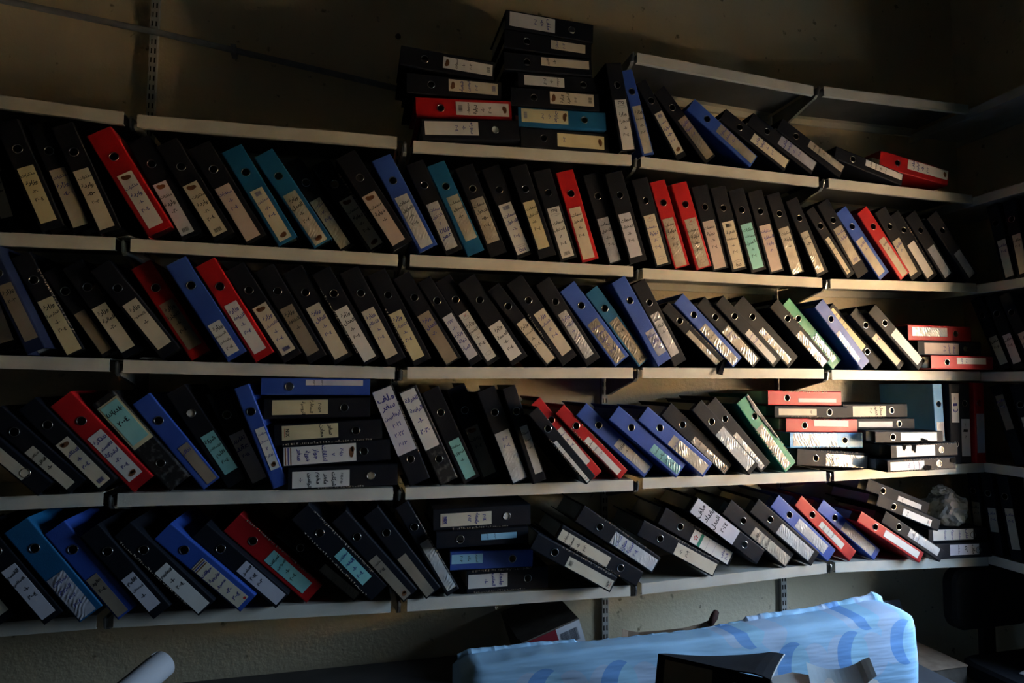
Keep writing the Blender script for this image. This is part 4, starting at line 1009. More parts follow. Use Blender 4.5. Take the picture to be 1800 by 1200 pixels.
(5,(1.9556,0.9781,1.0352,0.0642,0.3152,0.0002),'k','w',(0.005,0.0505,0.008,0.1796),'zFx',"","black binder, blank white label, torn edge, fourth left of third blue, lowest shelf",9,'x5'),
(5,(2.0542,0.9863,0.9362,0.0596,0.3276,-0.0233),'k','L',(0.0015,0.0581,0.1221,0.3236),'fzw',"ملف|بغداد|العدل|٢٠٢٤","black binder, pale grey label, hole low, third left of third blue, lowest shelf",9,'x6'),
(5,(2.1825,0.9612,0.8937,0.0628,0.3228,-0.008),'k','c',(0.006,0.0436,0.004,0.1874),'s',"ملف|المفقودين|العراق","black binder, crumpled cream pocket, second left of third blue, lowest shelf",9,'y1'),
(5,(2.2857,0.9642,0.8903,0.061,0.3215,-0.0172),'k','w',(0.0067,0.0484,0.0215,0.191),'s',"","black binder, crumpled white pocket, just left of third blue, lowest shelf",9,'y2'),
(5,(2.3769,0.9671,0.8519,0.0579,0.3183,0.0057),'b','w',(0.0101,0.046,0.034,0.1951),'s',"","blue leaning binder, crumpled white pocket, third blue from left on lowest shelf",9,'y3'),
(5,(2.4665,0.9648,0.8253,0.0495,0.3153,-0.0011),'r','w',(0.0113,0.0344,0.0573,0.1894),'',"سجل|المنظمات|الدولية","red leaning binder, white label, second red from left on lowest shelf",9,'y4'),
(5,(2.5814,0.9612,0.903,0.0504,0.3162,0.0021),'b','w',(0.005,0.041,0.0206,0.1898),'s',"","blue leaning binder, crumpled white pocket, fourth blue from left on lowest shelf",9,'y5'),
(5,(2.7379,0.9564,1.033,0.0442,0.3209,-0.0491),'r','w',(0.0097,0.0358,0.0168,0.1943),'',"","red leaning binder, blank white label, third red from left on lowest shelf",9,'z1'),
(5,(2.8272,0.9553,1.0261,0.0484,0.3078,-0.055),'k','w',(0.0136,0.0434,0.0219,0.18),'s',"ملف|السياحة","black binder, crumpled white pocket, just right of third red, lowest shelf",9,'z2'),
(5,(2.8452,1.0645,1.2053,0.0446,0.3031,-0.0358),'k','w',(0.005,0.0307,0.0407,0.1795),'zN',"٢٠٠٤","black binder, white label, second right of third red, lowest shelf",9,'z3'),
(5,(2.8543,1.1154,1.2228,0.0484,0.3042,0.0182),'k','w',(0.0101,0.0294,0.0354,0.1515),'z',"ملف","black binder, white label, third right of third red, lowest shelf",9,'z4'),
(5,(2.8375,1.0635,-1.593,0.0501,0.2896,-0.0033),'k','w',(0.0015,0.0427,0.0194,0.218),'zp8w',"ملف|معاملات|مديرية|الاستيراد","black flat binder, white label, topmost of flat pile, lowest shelf",3,'z5'),
(5,(2.8538,1.0118,-1.593,0.0587,0.2738,-0.0192),'k','L',(0.0053,0.0452,0.0655,0.209),'zp8w',"ملف|٥٢|معاملات","black flat binder, pale grey label, bottom of flat pile, lowest shelf",3,'z6'),
]

ROOTS = {}
for i, (row, p, col, lc, lab, fl, tx, label, g, bid) in enumerate(BINDERS):
    ROOTS[bid] = (binder(p, col, lc, lab, fl, tx, label, GROUPS[g], i + 1), p)

# scorched black patches on three binders of the corner pile
M_SOOT = mottled('soot', (0.008, 0.007, 0.006), (0.004, 0.004, 0.004), 0.95, 0.05, 60)
for bid, uu, vv, ru, rv in (('t1', 0.036, 0.175, 0.014, 0.022), ('t1', 0.012, 0.30, 0.012, 0.016), ('t2', 0.010, 0.105, 0.024, 0.012), ('t2', 0.004, 0.060, 0.018, 0.010), ('t3', 0.004, 0.09, 0.013, 0.030)):
    r, p = ROOTS[bid]
    rq = random.Random(bid + str(uu))
    sp = []
    for k in range(22):
        a = 2 * math.pi * k / 22
        q = rq.uniform(0.55, 1.15)
        sp.append((min(max(uu + ru * q * math.cos(a), -0.0004), p[3] + 0.0004), -0.0030, min(max(vv + rv * q * math.sin(a), 0), p[4])))
    link('scorch_mark', MB().add(sp + [(uu, -0.0034, vv)], [(k, (k + 1) % 22, 22) for k in range(22)]).mesh('scorch_mark'), r, M_SOOT)

# torn flaps hanging off three damaged binders
r, p = ROOTS['l4']
fm = MB()
fl_pts = [(0.006, -0.002, 0.010), (0.045, -0.003, 0.004), (0.044, -0.012, -0.006), (0.012, -0.016, -0.012), (-0.016, -0.022, -0.022), (-0.026, -0.018, -0.004), (-0.010, -0.010, 0.006)]
fm.add(fl_pts + [(a, b - 0.003, c) for a, b, c in fl_pts], [tuple(range(7)), tuple(range(13, 6, -1))] + [(i, (i + 1) % 7, 7 + (i + 1) % 7, 7 + i) for i in range(7)])
link('torn_flap', fix_normals(fm.mesh('torn_flap')), r, COVER['k'])
r, p = ROOTS['s3']
tm = MB()
rr = random.Random(4)
w, h = p[3], p[4]
prev = None
for k in range(15):
    zz = h * (0.99 - 0.62 * k / 14)
    wd = 0.024 * (1 - abs(k - 5) / 12.0) * rr.uniform(0.75, 1.1) + 0.004
    cur = [(w - 0.003, -0.0015, zz), (w - 0.003 - 0.004, -0.0045 - rr.uniform(0, 0.003), zz), (w - 0.003 - wd * 0.6, -0.003, zz)]
    if prev:
        tm.add(prev + cur, [(0, 1, 4, 3), (1, 2, 5, 4)])
    prev = cur
link('torn_lining', tm.mesh('torn_lining'), r, M_TORNWHITE)

# binders on the right wall's shelves, spines facing the room (+X depth)
RW = [
    (3, 2.206, -0.088, 2.054, -0.115, 'k', 'w', 'near the corner on the second right-wall shelf'),
    (3, 2.215, -0.147, 2.059, -0.169, 'k', 'c', 'further from the corner on the second right-wall shelf'),
    (3, 2.225, -0.212, 2.069, -0.232, 'k', 'p', 'at the picture edge on the second right-wall shelf'),
    (4, 1.821, -0.036, 1.710, -0.077, 'k', 'c', 'nearest the corner on the third right-wall shelf'),
    (4, 1.826, -0.091, 1.713, -0.128, 'k', 'w', 'in the middle of the third right-wall shelf'),
    (4, 1.830, -0.150, 1.720, -0.190, 'k', 'c', 'at the picture edge of the third right-wall shelf'),
    (5, 1.586, -0.051, 1.453, -0.089, 'k', 'd', 'nearest the corner on the fourth right-wall shelf'),
    (5, 1.505, -0.148, 1.380, -0.178, 'k', 'c', 'at the picture edge on the fourth right-wall shelf'),
    (6, 1.146, 0.066, 1.036, 0.059, 'k', 'd', 'nearest the corner on the lowest right-wall shelf'),
    (6, 1.133, 0.000, 1.041, -0.010, 'k', 'c', 'second from the corner on the lowest right-wall shelf'),
    (6, 1.144, -0.068, 0.992, -0.090, 'k', 'c', 'third from the corner on the lowest right-wall shelf'),
]
for i, (s, zt, yt, zb, yb, col, lc, where) in enumerate(RW):
    th = math.atan2(yt - yb, zt - zb)
    L_ = math.hypot(yt - yb, zt - zb)
    w, h = 0.046, 0.318
    zs = RIGHT_Z[s] + 0.001
    # local x runs towards -y, z along the spine; pivot = lower corner on the shelf
    ex, ez = Vector((math.cos(th), math.sin(th))), Vector((-math.sin(th), math.cos(th)))
    # label bottom centre in (a=-y, z)
    cb = Vector((-yb, zb))
    v = (zs - cb.y + ex.y * w / 2) / -ez.y if ez.y else 0
    v0 = max(0.006, v)
    piv = cb - ex * (w / 2) - ez * v
    binder((0, 0, th, w, h, 0), col, lc, (0.012, 0.044, v0, v0 + L_), '', 'ملف|٢٠٠٤', 'black binder, %s label, %s' % ({'w': 'pale', 'c': 'cream', 'p': 'pinkish', 'd': 'brownish'}[lc], where),
           'dim binders on the right wall shelves', 400 + i, rot_z=-math.pi / 2, loc=(3.152, -piv.x, zs))

# dark rivetted folder leaning out on the lowest right-wall shelf
t = thing('box_file', 'dark box file with bright rivets, lowest right-wall shelf, by the picture edge', 'box file', (3.150, -0.150, RIGHT_Z[6] + 0.0055), (math.radians(-3), 0, 0))
bm_ = MB().box(0, -0.10, 0, 0.25, 0.0, 0.325).mesh('case')
link('case', bm_, t, COVER['k'])
for q, (yy, zz) in enumerate(((-0.020, 0.10), (-0.035, 0.145), (-0.026, 0.21), (-0.05, 0.25))):
    rv = MB()
    rv.tube([(-0.0025, yy, zz), (0.0005, yy, zz)], [0.0022, 0.0034], 8)
    link('rivet', rv.mesh('rivet'), t, M_NIB)

# ---------------------------------------------------------------- conduit, hook and small wall fittings
M_CONDUIT = mottled('grey_conduit', (0.25, 0.26, 0.28), (0.20, 0.21, 0.23), 0.5, 0.4, 30)
t = thing('wall_conduit', 'grey cable conduit sloping along the wall above the shelves', 'conduit', (-1.4, 0.270, 2.935))
link('pipe', MB().tube([(0, 0, 0), (0.9, 0, -0.093), (1.4, 0, -0.137), (2.2, 0, -0.232)], 0.0105, 10).mesh('pipe', True), t, M_CONDUIT)
for k, xx in enumerate((0.55, 1.62)):
    zz = -0.093 * xx / 0.9 if xx < 0.9 else -0.137 - (xx - 1.4) * 0.119
    link('clip', MB().box(xx - 0.008, -0.013, zz - 0.016, xx + 0.008, 0.0295, zz + 0.016).mesh('clip'), t, M_CONDUIT)
t = thing('wall_anchor', 'small dark screw anchor in the wall left of the tall pile', 'screw', (0.784, 0.297, 2.921))
link('screw_head', MB().tube([(0, 0.003, 0), (0, -0.008, 0)], [0.011, 0.007], 10).mesh('screw_head', True), t, M_SLOTBACK)
t = thing('shelf_hook', 'small steel chain hook hanging under the lowest shelf', 'hook', (1.126, 0.05, 0.912))
hk = MB()
hk.tube([(0, 0, 0), (0, 0, -0.012)], 0.0018, 6)
hk.tube([(0.005 * math.sin(2 * math.pi * k / 12), 0, -0.022 - 0.010 * math.cos(2 * math.pi * k / 12) * 1.0) for k in range(13)], 0.0016, 6)
link('link_chain', hk.mesh('link_chain', True), t, M_NIB)

# ---------------------------------------------------------------- bench under the shelves
M_BENCH = mottled('dark_bench_laminate', (0.085, 0.08, 0.078), (0.06, 0.056, 0.055), 0.45, 0.4, 8)
M_BENCHLEG = mottled('bench_frame_steel', (0.06, 0.06, 0.06), (0.045, 0.045, 0.045), 0.5, 0.4)
BZ = 0.648
t = thing('work_bench', 'dark low bench along the wall under the shelves', 'bench', (0, 0, 0))
link('bench_top', MB().box(-1.9, -1.02, BZ - 0.035, 2.60, WALL_Y - 0.022, BZ).mesh('bench_top'), t, M_BENCH)
for xx in (-1.85, 0.3, 2.50):
    for yy in (-0.98, 0.22):
        link('leg', MB().box(xx, yy, 0, xx + 0.05, yy + 0.05, BZ - 0.035).mesh('leg'), t, M_BENCHLEG)

# ---------------------------------------------------------------- carton with a barcode, tipped on its edge
M_KRAFT = mottled('dark_kraft_board', (0.155, 0.125, 0.095), (0.11, 0.088, 0.066), 0.75, 0.2, 25)
M_MAROON = mottled('maroon_print', (0.26, 0.018, 0.028), (0.20, 0.012, 0.02), 0.5, 0.4)
M_BOXWHITE = mottled('white_box_print', (0.66, 0.66, 0.68), (0.58, 0.58, 0.6), 0.5, 0.4)
t = thing('printed_carton', 'tipped brown carton with maroon and white end, barcode, behind the mattress', 'box', (1.2365, -0.02, BZ + 0.001), (0, math.radians(-18), 0))
W_, D_, H_ = 0.206, 0.285, 0.149
link('carton_body', MB().box(0, 0, 0, W_, D_, H_).mesh('carton_body'), t, M_KRAFT)
link('flap_seam', MB().box(0.004, -0.0002, H_ - 0.002, W_ - 0.004, 0.03, H_ + 0.0016).mesh('flap_seam'), t, M_KRAFT)
e = link('maroon_panel', MB().box(0.0, -0.0016, 0, W_ * 0.59, -0.0002, H_ - 0.003).mesh('maroon_panel'), t, M_MAROON)
lt = MB()
put_word(lt, 'ania', 0.072, H_ - 0.052, 0.092, 0.05, -0.0022)
link('lettering', lt.mesh('lettering'), e, M_BOXWHITE)
e = link('white_panel', MB().box(W_ * 0.59, -0.0016, 0, W_, -0.0002, H_ - 0.003).mesh('white_panel'), t, M_BOXWHITE)
bc = MB()
bars(bc, W_ * 0.63, W_ * 0.93, H_ - 0.062, H_ - 0.022, -0.0022, True, random.Random(3))
link('barcode', bc.mesh('barcode'), e, M_INK)

# ---------------------------------------------------------------- blue patterned mattress standing on the bench
def mattress_material():
    m, n, b = new_mat('blue_circle_print_fabric')
    tc = n.nodes.new('ShaderNodeTexCoord')
    sep = n.nodes.new('ShaderNodeSeparateXYZ')
    n.links.new(tc.outputs['Object'], sep.inputs[0])
    flat = n.nodes.new('ShaderNodeCombineXYZ')
    n.links.new(sep.outputs['X'], flat.inputs[0])
    n.links.new(sep.outputs['Z'], flat.inputs[2])
    def math2(op, a, c):
        q = n.nodes.new('ShaderNodeMath')
        q.operation = op
        for k, v in enumerate((a, c)):
            if isinstance(v, (int, float)):
                q.inputs[k].default_value = v
            else:
                n.links.new(v, q.inputs[k])
        return q.outputs[0]
    def disc(x, z, rx, rz):
        s_ = n.nodes.new('ShaderNodeVectorMath')
        s_.operation = 'SUBTRACT'
        n.links.new(flat.outputs[0], s_.inputs[0])
        s_.inputs[1].default_value = (x, 0, z)
        d_ = n.nodes.new('ShaderNodeVectorMath')
        d_.operation = 'DIVIDE'
        n.links.new(s_.outputs[0], d_.inputs[0])
        d_.inputs[1].default_value = (rx, 1, rz)
        l_ = n.nodes.new('ShaderNodeVectorMath')
        l_.operation = 'LENGTH'
        n.links.new(d_.outputs[0], l_.inputs[0])
        return math2('LESS_THAN', l_.outputs['Value'], 1.0)
    def union(lst):
        q = lst[0]
        for v in lst[1:]:
            q = math2('MAXIMUM', q, v)
        return q
    CEN = [(0.985, 0.715), (1.165, 0.800), (1.375, 0.800), (1.615, 0.770), (1.790, 0.925), (1.925, 0.800), (2.135, 0.812), (2.330, 0.830), (2.05, 0.650), (1.75, 0.66), (2.20, 0.94)]
    circ = union([disc(x, z, 0.056, 0.066) for x, z in CEN])
    cres = union([math2('MULTIPLY', disc(x, z, 0.056, 0.066), math2('SUBTRACT', 1.0, disc(x + 0.046, z - 0.006, 0.054, 0.068))) for x, z in CEN])
    ring = union([disc(x + 0.075, z - 0.01, 0.052, 0.066) for x, z in CEN] + [disc(x - 0.045, z, 0.045, 0.06) for x, z in CEN])
    def mixc(fac, a, c):
        q = n.nodes.new('ShaderNodeMix')
        q.data_type = 'RGBA'
        n.links.new(fac, q.inputs[0])
        if isinstance(a, tuple):
            q.inputs[6].default_value = (*a, 1)
        else:
            n.links.new(a, q.inputs[6])
        q.inputs[7].default_value = (*c, 1)
        return q.outputs[2]
    c = mixc(ring, (0.40, 0.66, 0.88), (0.52, 0.66, 0.84))
    c = mixc(circ, c, (0.40, 0.68, 0.86))
    c = mixc(cres, c, (0.20, 0.42, 0.78))
    n.links.new(c, b.inputs['Base Color'])
    b.inputs['Roughness'].default_value = 0.75
    b.inputs['Specular IOR Level'].default_value = 0.25
    w = n.nodes.new('ShaderNodeTexNoise')
    w.inputs['Scale'].default_value = 14
    mp2 = n.nodes.new('ShaderNodeMapping')
    mp2.inputs['Scale'].default_value = (0.35, 1, 2.6)
    n.links.new(tc.outputs['Object'], mp2.inputs['Vector'])
    n.links.new(mp2.outputs[0], w.inputs['Vector'])
    bp = n.nodes.new('ShaderNodeBump')
    bp.inputs['Strength'].default_value = 0.5
    bp.inputs['Distance'].default_value = 0.012
    n.links.new(w.outputs['Fac'], bp.inputs['Height'])
    n.links.new(bp.outputs[0], b.inputs['Normal'])
    return m
M_MATT = mattress_material()

MDROP = 0.011
def lerp_pts(pts, x):
    for (a, za), (b, zb) in zip(pts, pts[1:]):
        if x <= b:
            k = (x - a) / (b - a)
            k = k * k * (3 - 2 * k)
            return za + (zb - za) * k
    return pts[-1][1]
TOP_F = [(0.93, 0.86), (0.98, 0.893), (1.17, 0.906), (1.315, 0.911), (1.573, 0.906), (1.947, 0.912), (2.343, 0.921), (2.385, 0.905), (2.405, 0.86)]
TOP_B = [(0.93, 0.87), (0.99, 0.884), (1.19, 0.884), (1.35, 0.880), (1.63, 0.882), (2.03, 0.905), (2.33, 0.930), (2.385, 0.915), (2.405, 0.87)]
t = thing('mattress', 'light-blue foam mattress with crescent print, standing on the bench', 'mattress', (0, 0, 0))
mb = MB()
NX = 90
xs = [0.935 + (2.402 - 0.935) * i / NX for i in range(NX + 1)]
yF, yB = -0.36, -0.225
rows_ = []
for i, x in enumerate(xs):
    tf, tb = lerp_pts(TOP_F, x) - MDROP, lerp_pts(TOP_B, x) - MDROP
    ends = min(1.0, min(i, NX - i) / 5.0)
    inset = 0.03 * (1 - math.sqrt(max(0, 1 - (1 - ends) ** 2)))
    w1 = 0.006 * noise.noise(Vector((x * 9, 0, 1.3)))
    prof = []
    for k in range(10):
        q = k / 9
        z = BZ + 0.002 + (tf - BZ - 0.01) * q
        bul = 0.012 * math.sin(math.pi * q) + 0.007 * noise.noise(Vector((x * 7, z * 26, 5.0))) * (1 if 0 < k else 0)
        prof.append((x, yF + inset - bul, z))
    prof.append((x, yF + inset + 0.006, tf))
    for k in range(1, 5):
        q = k / 5
        prof.append((x, yF + inset + (yB - yF - 2 * inset) * q, tf + (tb - tf) * q + 0.004 * math.sin(math.pi * q) + 0.003 * noise.noise(Vector((x * 30, q * 5, 2)))))
    prof.append((x, yB - inset, tb - 0.006))
    for k in range(4):
        q = (k + 1) / 4
        prof.append((x, yB - inset, tb - 0.006 + (BZ + 0.002 - tb + 0.006) * q))
    rows_.append(prof)
m_ = len(rows_[0])
mb.add([p_ for pr in rows_ for p_ in pr], [(i * m_ + k, (i + 1) * m_ + k, (i + 1) * m_ + (k + 1) % m_, i * m_ + (k + 1) % m_) for i in range(NX) for k in range(m_)] + [tuple(range(m_ - 1, -1, -1)), tuple(NX * m_ + k for k in range(m_))])
link('mattress_body', fix_normals(mb.mesh('mattress_body', True)), t, M_MATT)
# ragged seam allowance standing up along the back of the top edge
sm = MB()
prev = None
NS = 150
for i in range(NS + 1):
    x = 0.95 + (2.37 - 0.95) * i / NS
    tb = lerp_pts(TOP_B, x) - MDROP
    amp = 0.016 if x < 1.30 else (0.006 if x < 1.85 else 0.020)
    hgt = amp * (0.7 + 0.5 * noise.noise(Vector((x * 16, 3.1, 0)))) + 0.004 * abs(noise.noise(Vector((x * 70, 1.7, 0))))
    wob = 0.007 * noise.noise(Vector((x * 34, 0.2, 7)))
    cur = [(x, yB - 0.030 + wob, tb - 0.001), (x, yB - 0.026 + wob * 1.6, tb + hgt * 0.55), (x, yB - 0.018 - wob, tb + hgt), (x, yB - 0.015 - wob, tb + hgt * 0.96), (x, yB - 0.021 + wob, tb - 0.001)]
    if prev:
        sm.add(prev + cur, [(k, k + 1, 6 + k, 5 + k) for k in range(4)])
    prev = cur
link('ruffled_seam', sm.mesh('ruffled_seam', True), t, M_MATT)

# torn brown card with curled corners behind the mattress
M_CARD = mottled('torn_brown_card', (0.42, 0.29, 0.19), (0.30, 0.20, 0.13), 0.7, 0.2, 25)
t = thing('torn_card', 'torn brown card with a curled corner, behind the blue mattress', 'cardboard', (0, 0, 0))
cm_ = MB()
prev = None
pts_ = [(1.60, 0.752), (1.63, 0.738), (1.67, 0.728), (1.75, 0.733), (1.83, 0.741), (1.90, 0.752), (1.935, 0.772), (1.955, 0.792)]
for k, (x, z) in enumerate(pts_):
    yy = 0.13 - 0.03 * (k > 5) + 0.02 * math.sin(k)
    cur = [(x, yy, BZ + 0.001), (x, yy - 0.02, z), (x, yy - 0.017, z), (x, yy + 0.003, BZ + 0.001)]
    if prev:
        cm_.add(prev + cur, [(j, (j + 1) % 4, 4 + (j + 1) % 4, 4 + j) for j in range(4)])
    prev = cur
link('card_sheet', fix_normals(cm_.mesh('card_sheet')), t, M_CARD)
link('curled_corner', MB().tube([(1.925, 0.075, 0.752), (1.95, 0.085, 0.775), (1.968, 0.10, 0.785)], [0.010, 0.014, 0.011], 10).mesh('curled_corner', True), t, mottled('burnt_card', (0.10, 0.04, 0.03), (0.04, 0.02, 0.016), 0.8, 0.2, 40))

# ---------------------------------------------------------------- rolled paper tube leaning at the lower left
M_ROLL = mottled('white_paper_roll', (0.62, 0.62, 0.64), (0.54, 0.54, 0.56), 0.45, 0.4, 10)
t = thing('paper_roll', 'rolled sheet of white paper leaning on the bench, lower left', 'paper roll', (0, 0, 0))
a_, b_ = Vector((0.130, 0.085, 0.792)), Vector((-0.055, -0.25, 0.700))
d_ = (b_ - a_).normalized()
side = d_.cross(Vector((0, 0, 1))).normalized()
up_ = side.cross(d_)
rm = MB()
n_ = 34
prof = []
for k in range(n_ + 1):
    an = -0.6 + 2 * math.pi * 1.35 * k / n_
    rr_ = 0.043 - 0.0065 * k / n_
    prof.append((math.cos(an) * rr_, math.sin(an) * rr_))
ring0 = [a_ + side * px - up_ * py for px, py in prof]
ring1 = [b_ + side * px - up_ * py for px, py in prof]
q_ = len(prof)
inner0 = [a_ + side * px * 0.965 - up_ * py * 0.965 for px, py in prof]
inner1 = [b_ + side * px * 0.965 - up_ * py * 0.965 for px, py in prof]
rm.add(ring0 + ring1 + inner0 + inner1, [(k, k + 1, q_ + k + 1, q_ + k) for k in range(q_ - 1)] + [(2 * q_ + k, 3 * q_ + k, 3 * q_ + k + 1, 2 * q_ + k + 1) for k in range(q_ - 1)] + [(k, 2 * q_ + k, 2 * q_ + k + 1, k + 1) for k in range(q_ - 1)])
link('rolled_sheet', rm.mesh('rolled_sheet', True), t, M_ROLL)
# torn notch flap at the upper end
link('torn_flap', MB().add([a_ + side * 0.044 + up_ * 0.004, a_ + side * 0.040 + up_ * 0.022, a_ + side * 0.036 + up_ * 0.021 - d_ * 0.018, a_ + side * 0.043 + up_ * 0.004 - d_ * 0.024, a_ + side * 0.046 + up_ * 0.005 - d_ * 0.008], [(0, 1, 2, 3), (0, 3, 4)]).mesh('torn_flap'), t, M_ROLL)

# ---------------------------------------------------------------- open binder lying in front of the mattress
P1 = Vector((1.363, -0.62, 0.990))
dv = Vector((0.725, -0.688, 0.0)).normalized()
nv = Vector((0.688, 0.725, 0.0)).normalized()
tilt = math.radians(-24)
nt_ = nv * math.cos(tilt) + Vector((0, 0, math.sin(tilt)))
zt_ = dv.cross(nt_).normalized()
if zt_.z < 0:
    zt_ = -zt_
t = thing('open_binder', 'black ring binder lying open with papers, in front of the blue mattress', 'binder', P1)
def OB(a, b, c):
    return dv * a + nt_ * b + zt_ * c
def obox(a0, b0, c0, a1, b1, c1):
    return MB().hexa([OB(a0, b0, c0), OB(a1, b0, c0), OB(a1, b1, c0), OB(a0, b1, c0), OB(a0, b0, c1), OB(a1, b0, c1), OB(a1, b1, c1), OB(a0, b1, c1)])
M_MATTE = mottled('matte_black_board', (0.012, 0.013, 0.017), (0.008, 0.009, 0.012), 0.8, 0.10, 9)
LB = 0.245
link('spine', fix_normals(obox(0, 0, -0.066, LB, 0.003, 0).mesh('spine')), t, M_MATTE)
link('spine_label', fix_normals(obox(0.018, -0.0012, -0.058, 0.125, -0.0002, -0.008).mesh('spine_label')), t, PAPER['d'])
rg = link('finger_ring', ring_mesh(0.0118), t, M_CHROME)
rg.matrix_local = Matrix.Translation(OB(0.175, -0.0004, -0.034)) @ Matrix(((dv.x, nt_.x, zt_.x, 0), (dv.y, nt_.y, zt_.y, 0), (dv.z, nt_.z, zt_.z, 0), (0, 0, 0, 1)))
link('bottom_cover', fix_normals(obox(0, 0.003, -0.066, LB, 0.262, -0.063).mesh('bottom_cover')), t, M_MATTE)
link('page_block', fix_normals(obox(0.012, 0.02, -0.062, LB - 0.01, 0.24, -0.024).mesh('page_block')), t, M_PAGES)
NU, NV = 14, 8
def cover_pt(i, j):
    a, b = LB * i / NU, 0.262 * j / NV
    lift = b * math.sin(math.radians(2.0 + 13.0 * i / NU)) + 0.008 * max(0, (i / NU - 0.5) / 0.5) ** 2 - 0.010 * max(0, (i / NU - 0.86) / 0.14) ** 1.5
    return OB(a, b, 0.001 + lift + 0.004 * math.sin(3 * b / 0.262))
top_pts = [cover_pt(i, j) for j in range(NV + 1) for i in range(NU + 1)]
k0 = len(top_pts)
idx = lambda i, j: j * (NU + 1) + i
vs = top_pts + [q - zt_ * 0.0028 for q in top_pts]
fs = [(idx(i, j), idx(i + 1, j), idx(i + 1, j + 1), idx(i, j + 1)) for j in range(NV) for i in range(NU)]
fs += [tuple(k0 + q for q in reversed(f)) for f in fs]
for i in range(NU):
    fs += [(idx(i, 0), k0 + idx(i, 0), k0 + idx(i + 1, 0), idx(i + 1, 0)), (idx(i + 1, NV), k0 + idx(i + 1, NV), k0 + idx(i, NV), idx(i, NV))]
for j in range(NV):
    fs += [(idx(0, j + 1), k0 + idx(0, j + 1), k0 + idx(0, j), idx(0, j)), (idx(NU, j), k0 + idx(NU, j), k0 + idx(NU, j + 1), idx(NU, j + 1))]
tc_ = link('top_cover', fix_normals(MB().add(vs, fs).mesh('top_cover', False)), t, M_MATTE)
link('worn_edge', MB().tube([cover_pt(NU, j) - zt_ * 0.001 for j in range(NV + 1)], 0.0017, 6).mesh('worn_edge', True), tc_, M_TORNWHITE)
# papers spilling out at the right, and a loose blue-grey sheet curling above them
M_SHEET = mottled('blue_grey_sheet', (0.38, 0.45, 0.48), (0.32, 0.38, 0.41), 0.5, 0.4, 12)
def slab(pts, z0, z1):
    n = len(pts)
    v_ = [Vector((x, y, z0)) - P1 for x, y in pts] + [Vector((x, y, z1)) - P1 for x, y in pts]
    return fix_normals(MB().add(v_, [tuple(range(n - 1, -1, -1)), tuple(n + k for k in range(n))] + [(k, (k + 1) % n, n + (k + 1) % n, n + k) for k in range(n)]).mesh('paper_sheets'))
rs_ = random.Random(12)
for k in range(6):
    jx, jy = rs_.uniform(-0.008, 0.008), rs_.uniform(-0.006, 0.006)
    link('paper_sheets', slab([(x + jx, y + jy) for x, y in ((1.600, -0.712), (1.663, -0.703), (1.729, -0.751), (1.66, -0.90), (1.50, -0.86))], 0.925 + 0.005 * k, 0.9285 + 0.005 * k), t, PAPER['w'])
link('paper_sheets', slab([(1.744, -0.734), (1.829, -0.725), (1.850, -0.754), (1.80, -0.86), (1.67, -0.83)], 0.936, 0.940), t, PAPER['w'])
ls = MB()
prev = None
for i in range(15):
    q = i / 14
    x = 1.700 + 0.150 * q
    yf = -0.703 - 0.030 * q
    z = 0.978 - 0.022 * math.sin(math.pi * min(1, q * 1.15)) * 0.8 + 0.009 * max(0, q - 0.82) / 0.18 - 0.004
    cur = [Vector((x, yf, z)) - P1, Vector((x - 0.05 + 0.012 * q, yf - 0.075 + 0.05 * max(0, q - 0.7), z - 0.012)) - P1]
    cur += [c - Vector((0, 0, 0.0012)) for c in reversed(cur)]
    if prev:
        ls.add(prev + cur, [(j, (j + 1) % 4, 4 + (j + 1) % 4, 4 + j) for j in range(4)])
    prev = cur
link('loose_sheet', fix_normals(ls.mesh('loose_sheet', False)), t, M_SHEET)
# carton carrying it, below the picture
t = thing('support_carton', 'plain brown carton under the open black binder, on the bench', 'box', (1.49, -0.71, BZ + 0.0005), (0, 0, math.radians(-43.5)))
link('carton_body', MB().box(-0.02, -0.07, 0, 0.20, 0.13, 0.163).mesh('carton_body'), t, M_KRAFT)

# ---------------------------------------------------------------- clear plastic bag on the flat pile
mpl, n, b = new_mat('clear_crumpled_plastic')
b.inputs['Base Color'].default_value = (0.86, 0.85, 0.80, 1)
b.inputs['Roughness'].default_value = 0.22
b.inputs['Transmission Weight'].default_value = 0.35
b.inputs['IOR'].default_value = 1.3
b.inputs['Alpha'].default_value = 0.62
def crumple_blob(name, rx, ry, rz, seed, amp=0.28):
    bm = bmesh.new()
    bmesh.ops.create_icosphere(bm, subdivisions=4, radius=1.0)
    for v in bm.verts:
        d = v.co.normalized()
        k = 1 + amp * (noise.noise(d * 1.7 + Vector((seed, 0, 0)))) + amp * 0.6 * abs(noise.noise(d * 4.3 + Vector((0, seed, 0)))) - amp * 0.25
        v.co = Vector((d.x * rx * k, d.y * ry * k, max(d.z * rz * k, -rz * 0.72)))
    me = bpy.data.meshes.new(name)
    bm.to_mesh(me)
    bm.free()
    return me
Z5 = ROOTS['z5'][1]
zb_ = Z5[1] + 0.001
t = thing('plastic_bag', 'crumpled clear plastic bag on the flat pile near the corner', 'bag', (3.01, 0.075, zb_ + 0.055))
link('bag_film', crumple_blob('bag_film', 0.085, 0.075, 0.078, 3.3), t, mpl)
link('knotted_top', crumple_blob('knotted_top', 0.035, 0.030, 0.022, 8.1, 0.5), t, mpl, loc=(-0.025, -0.01, 0.078))
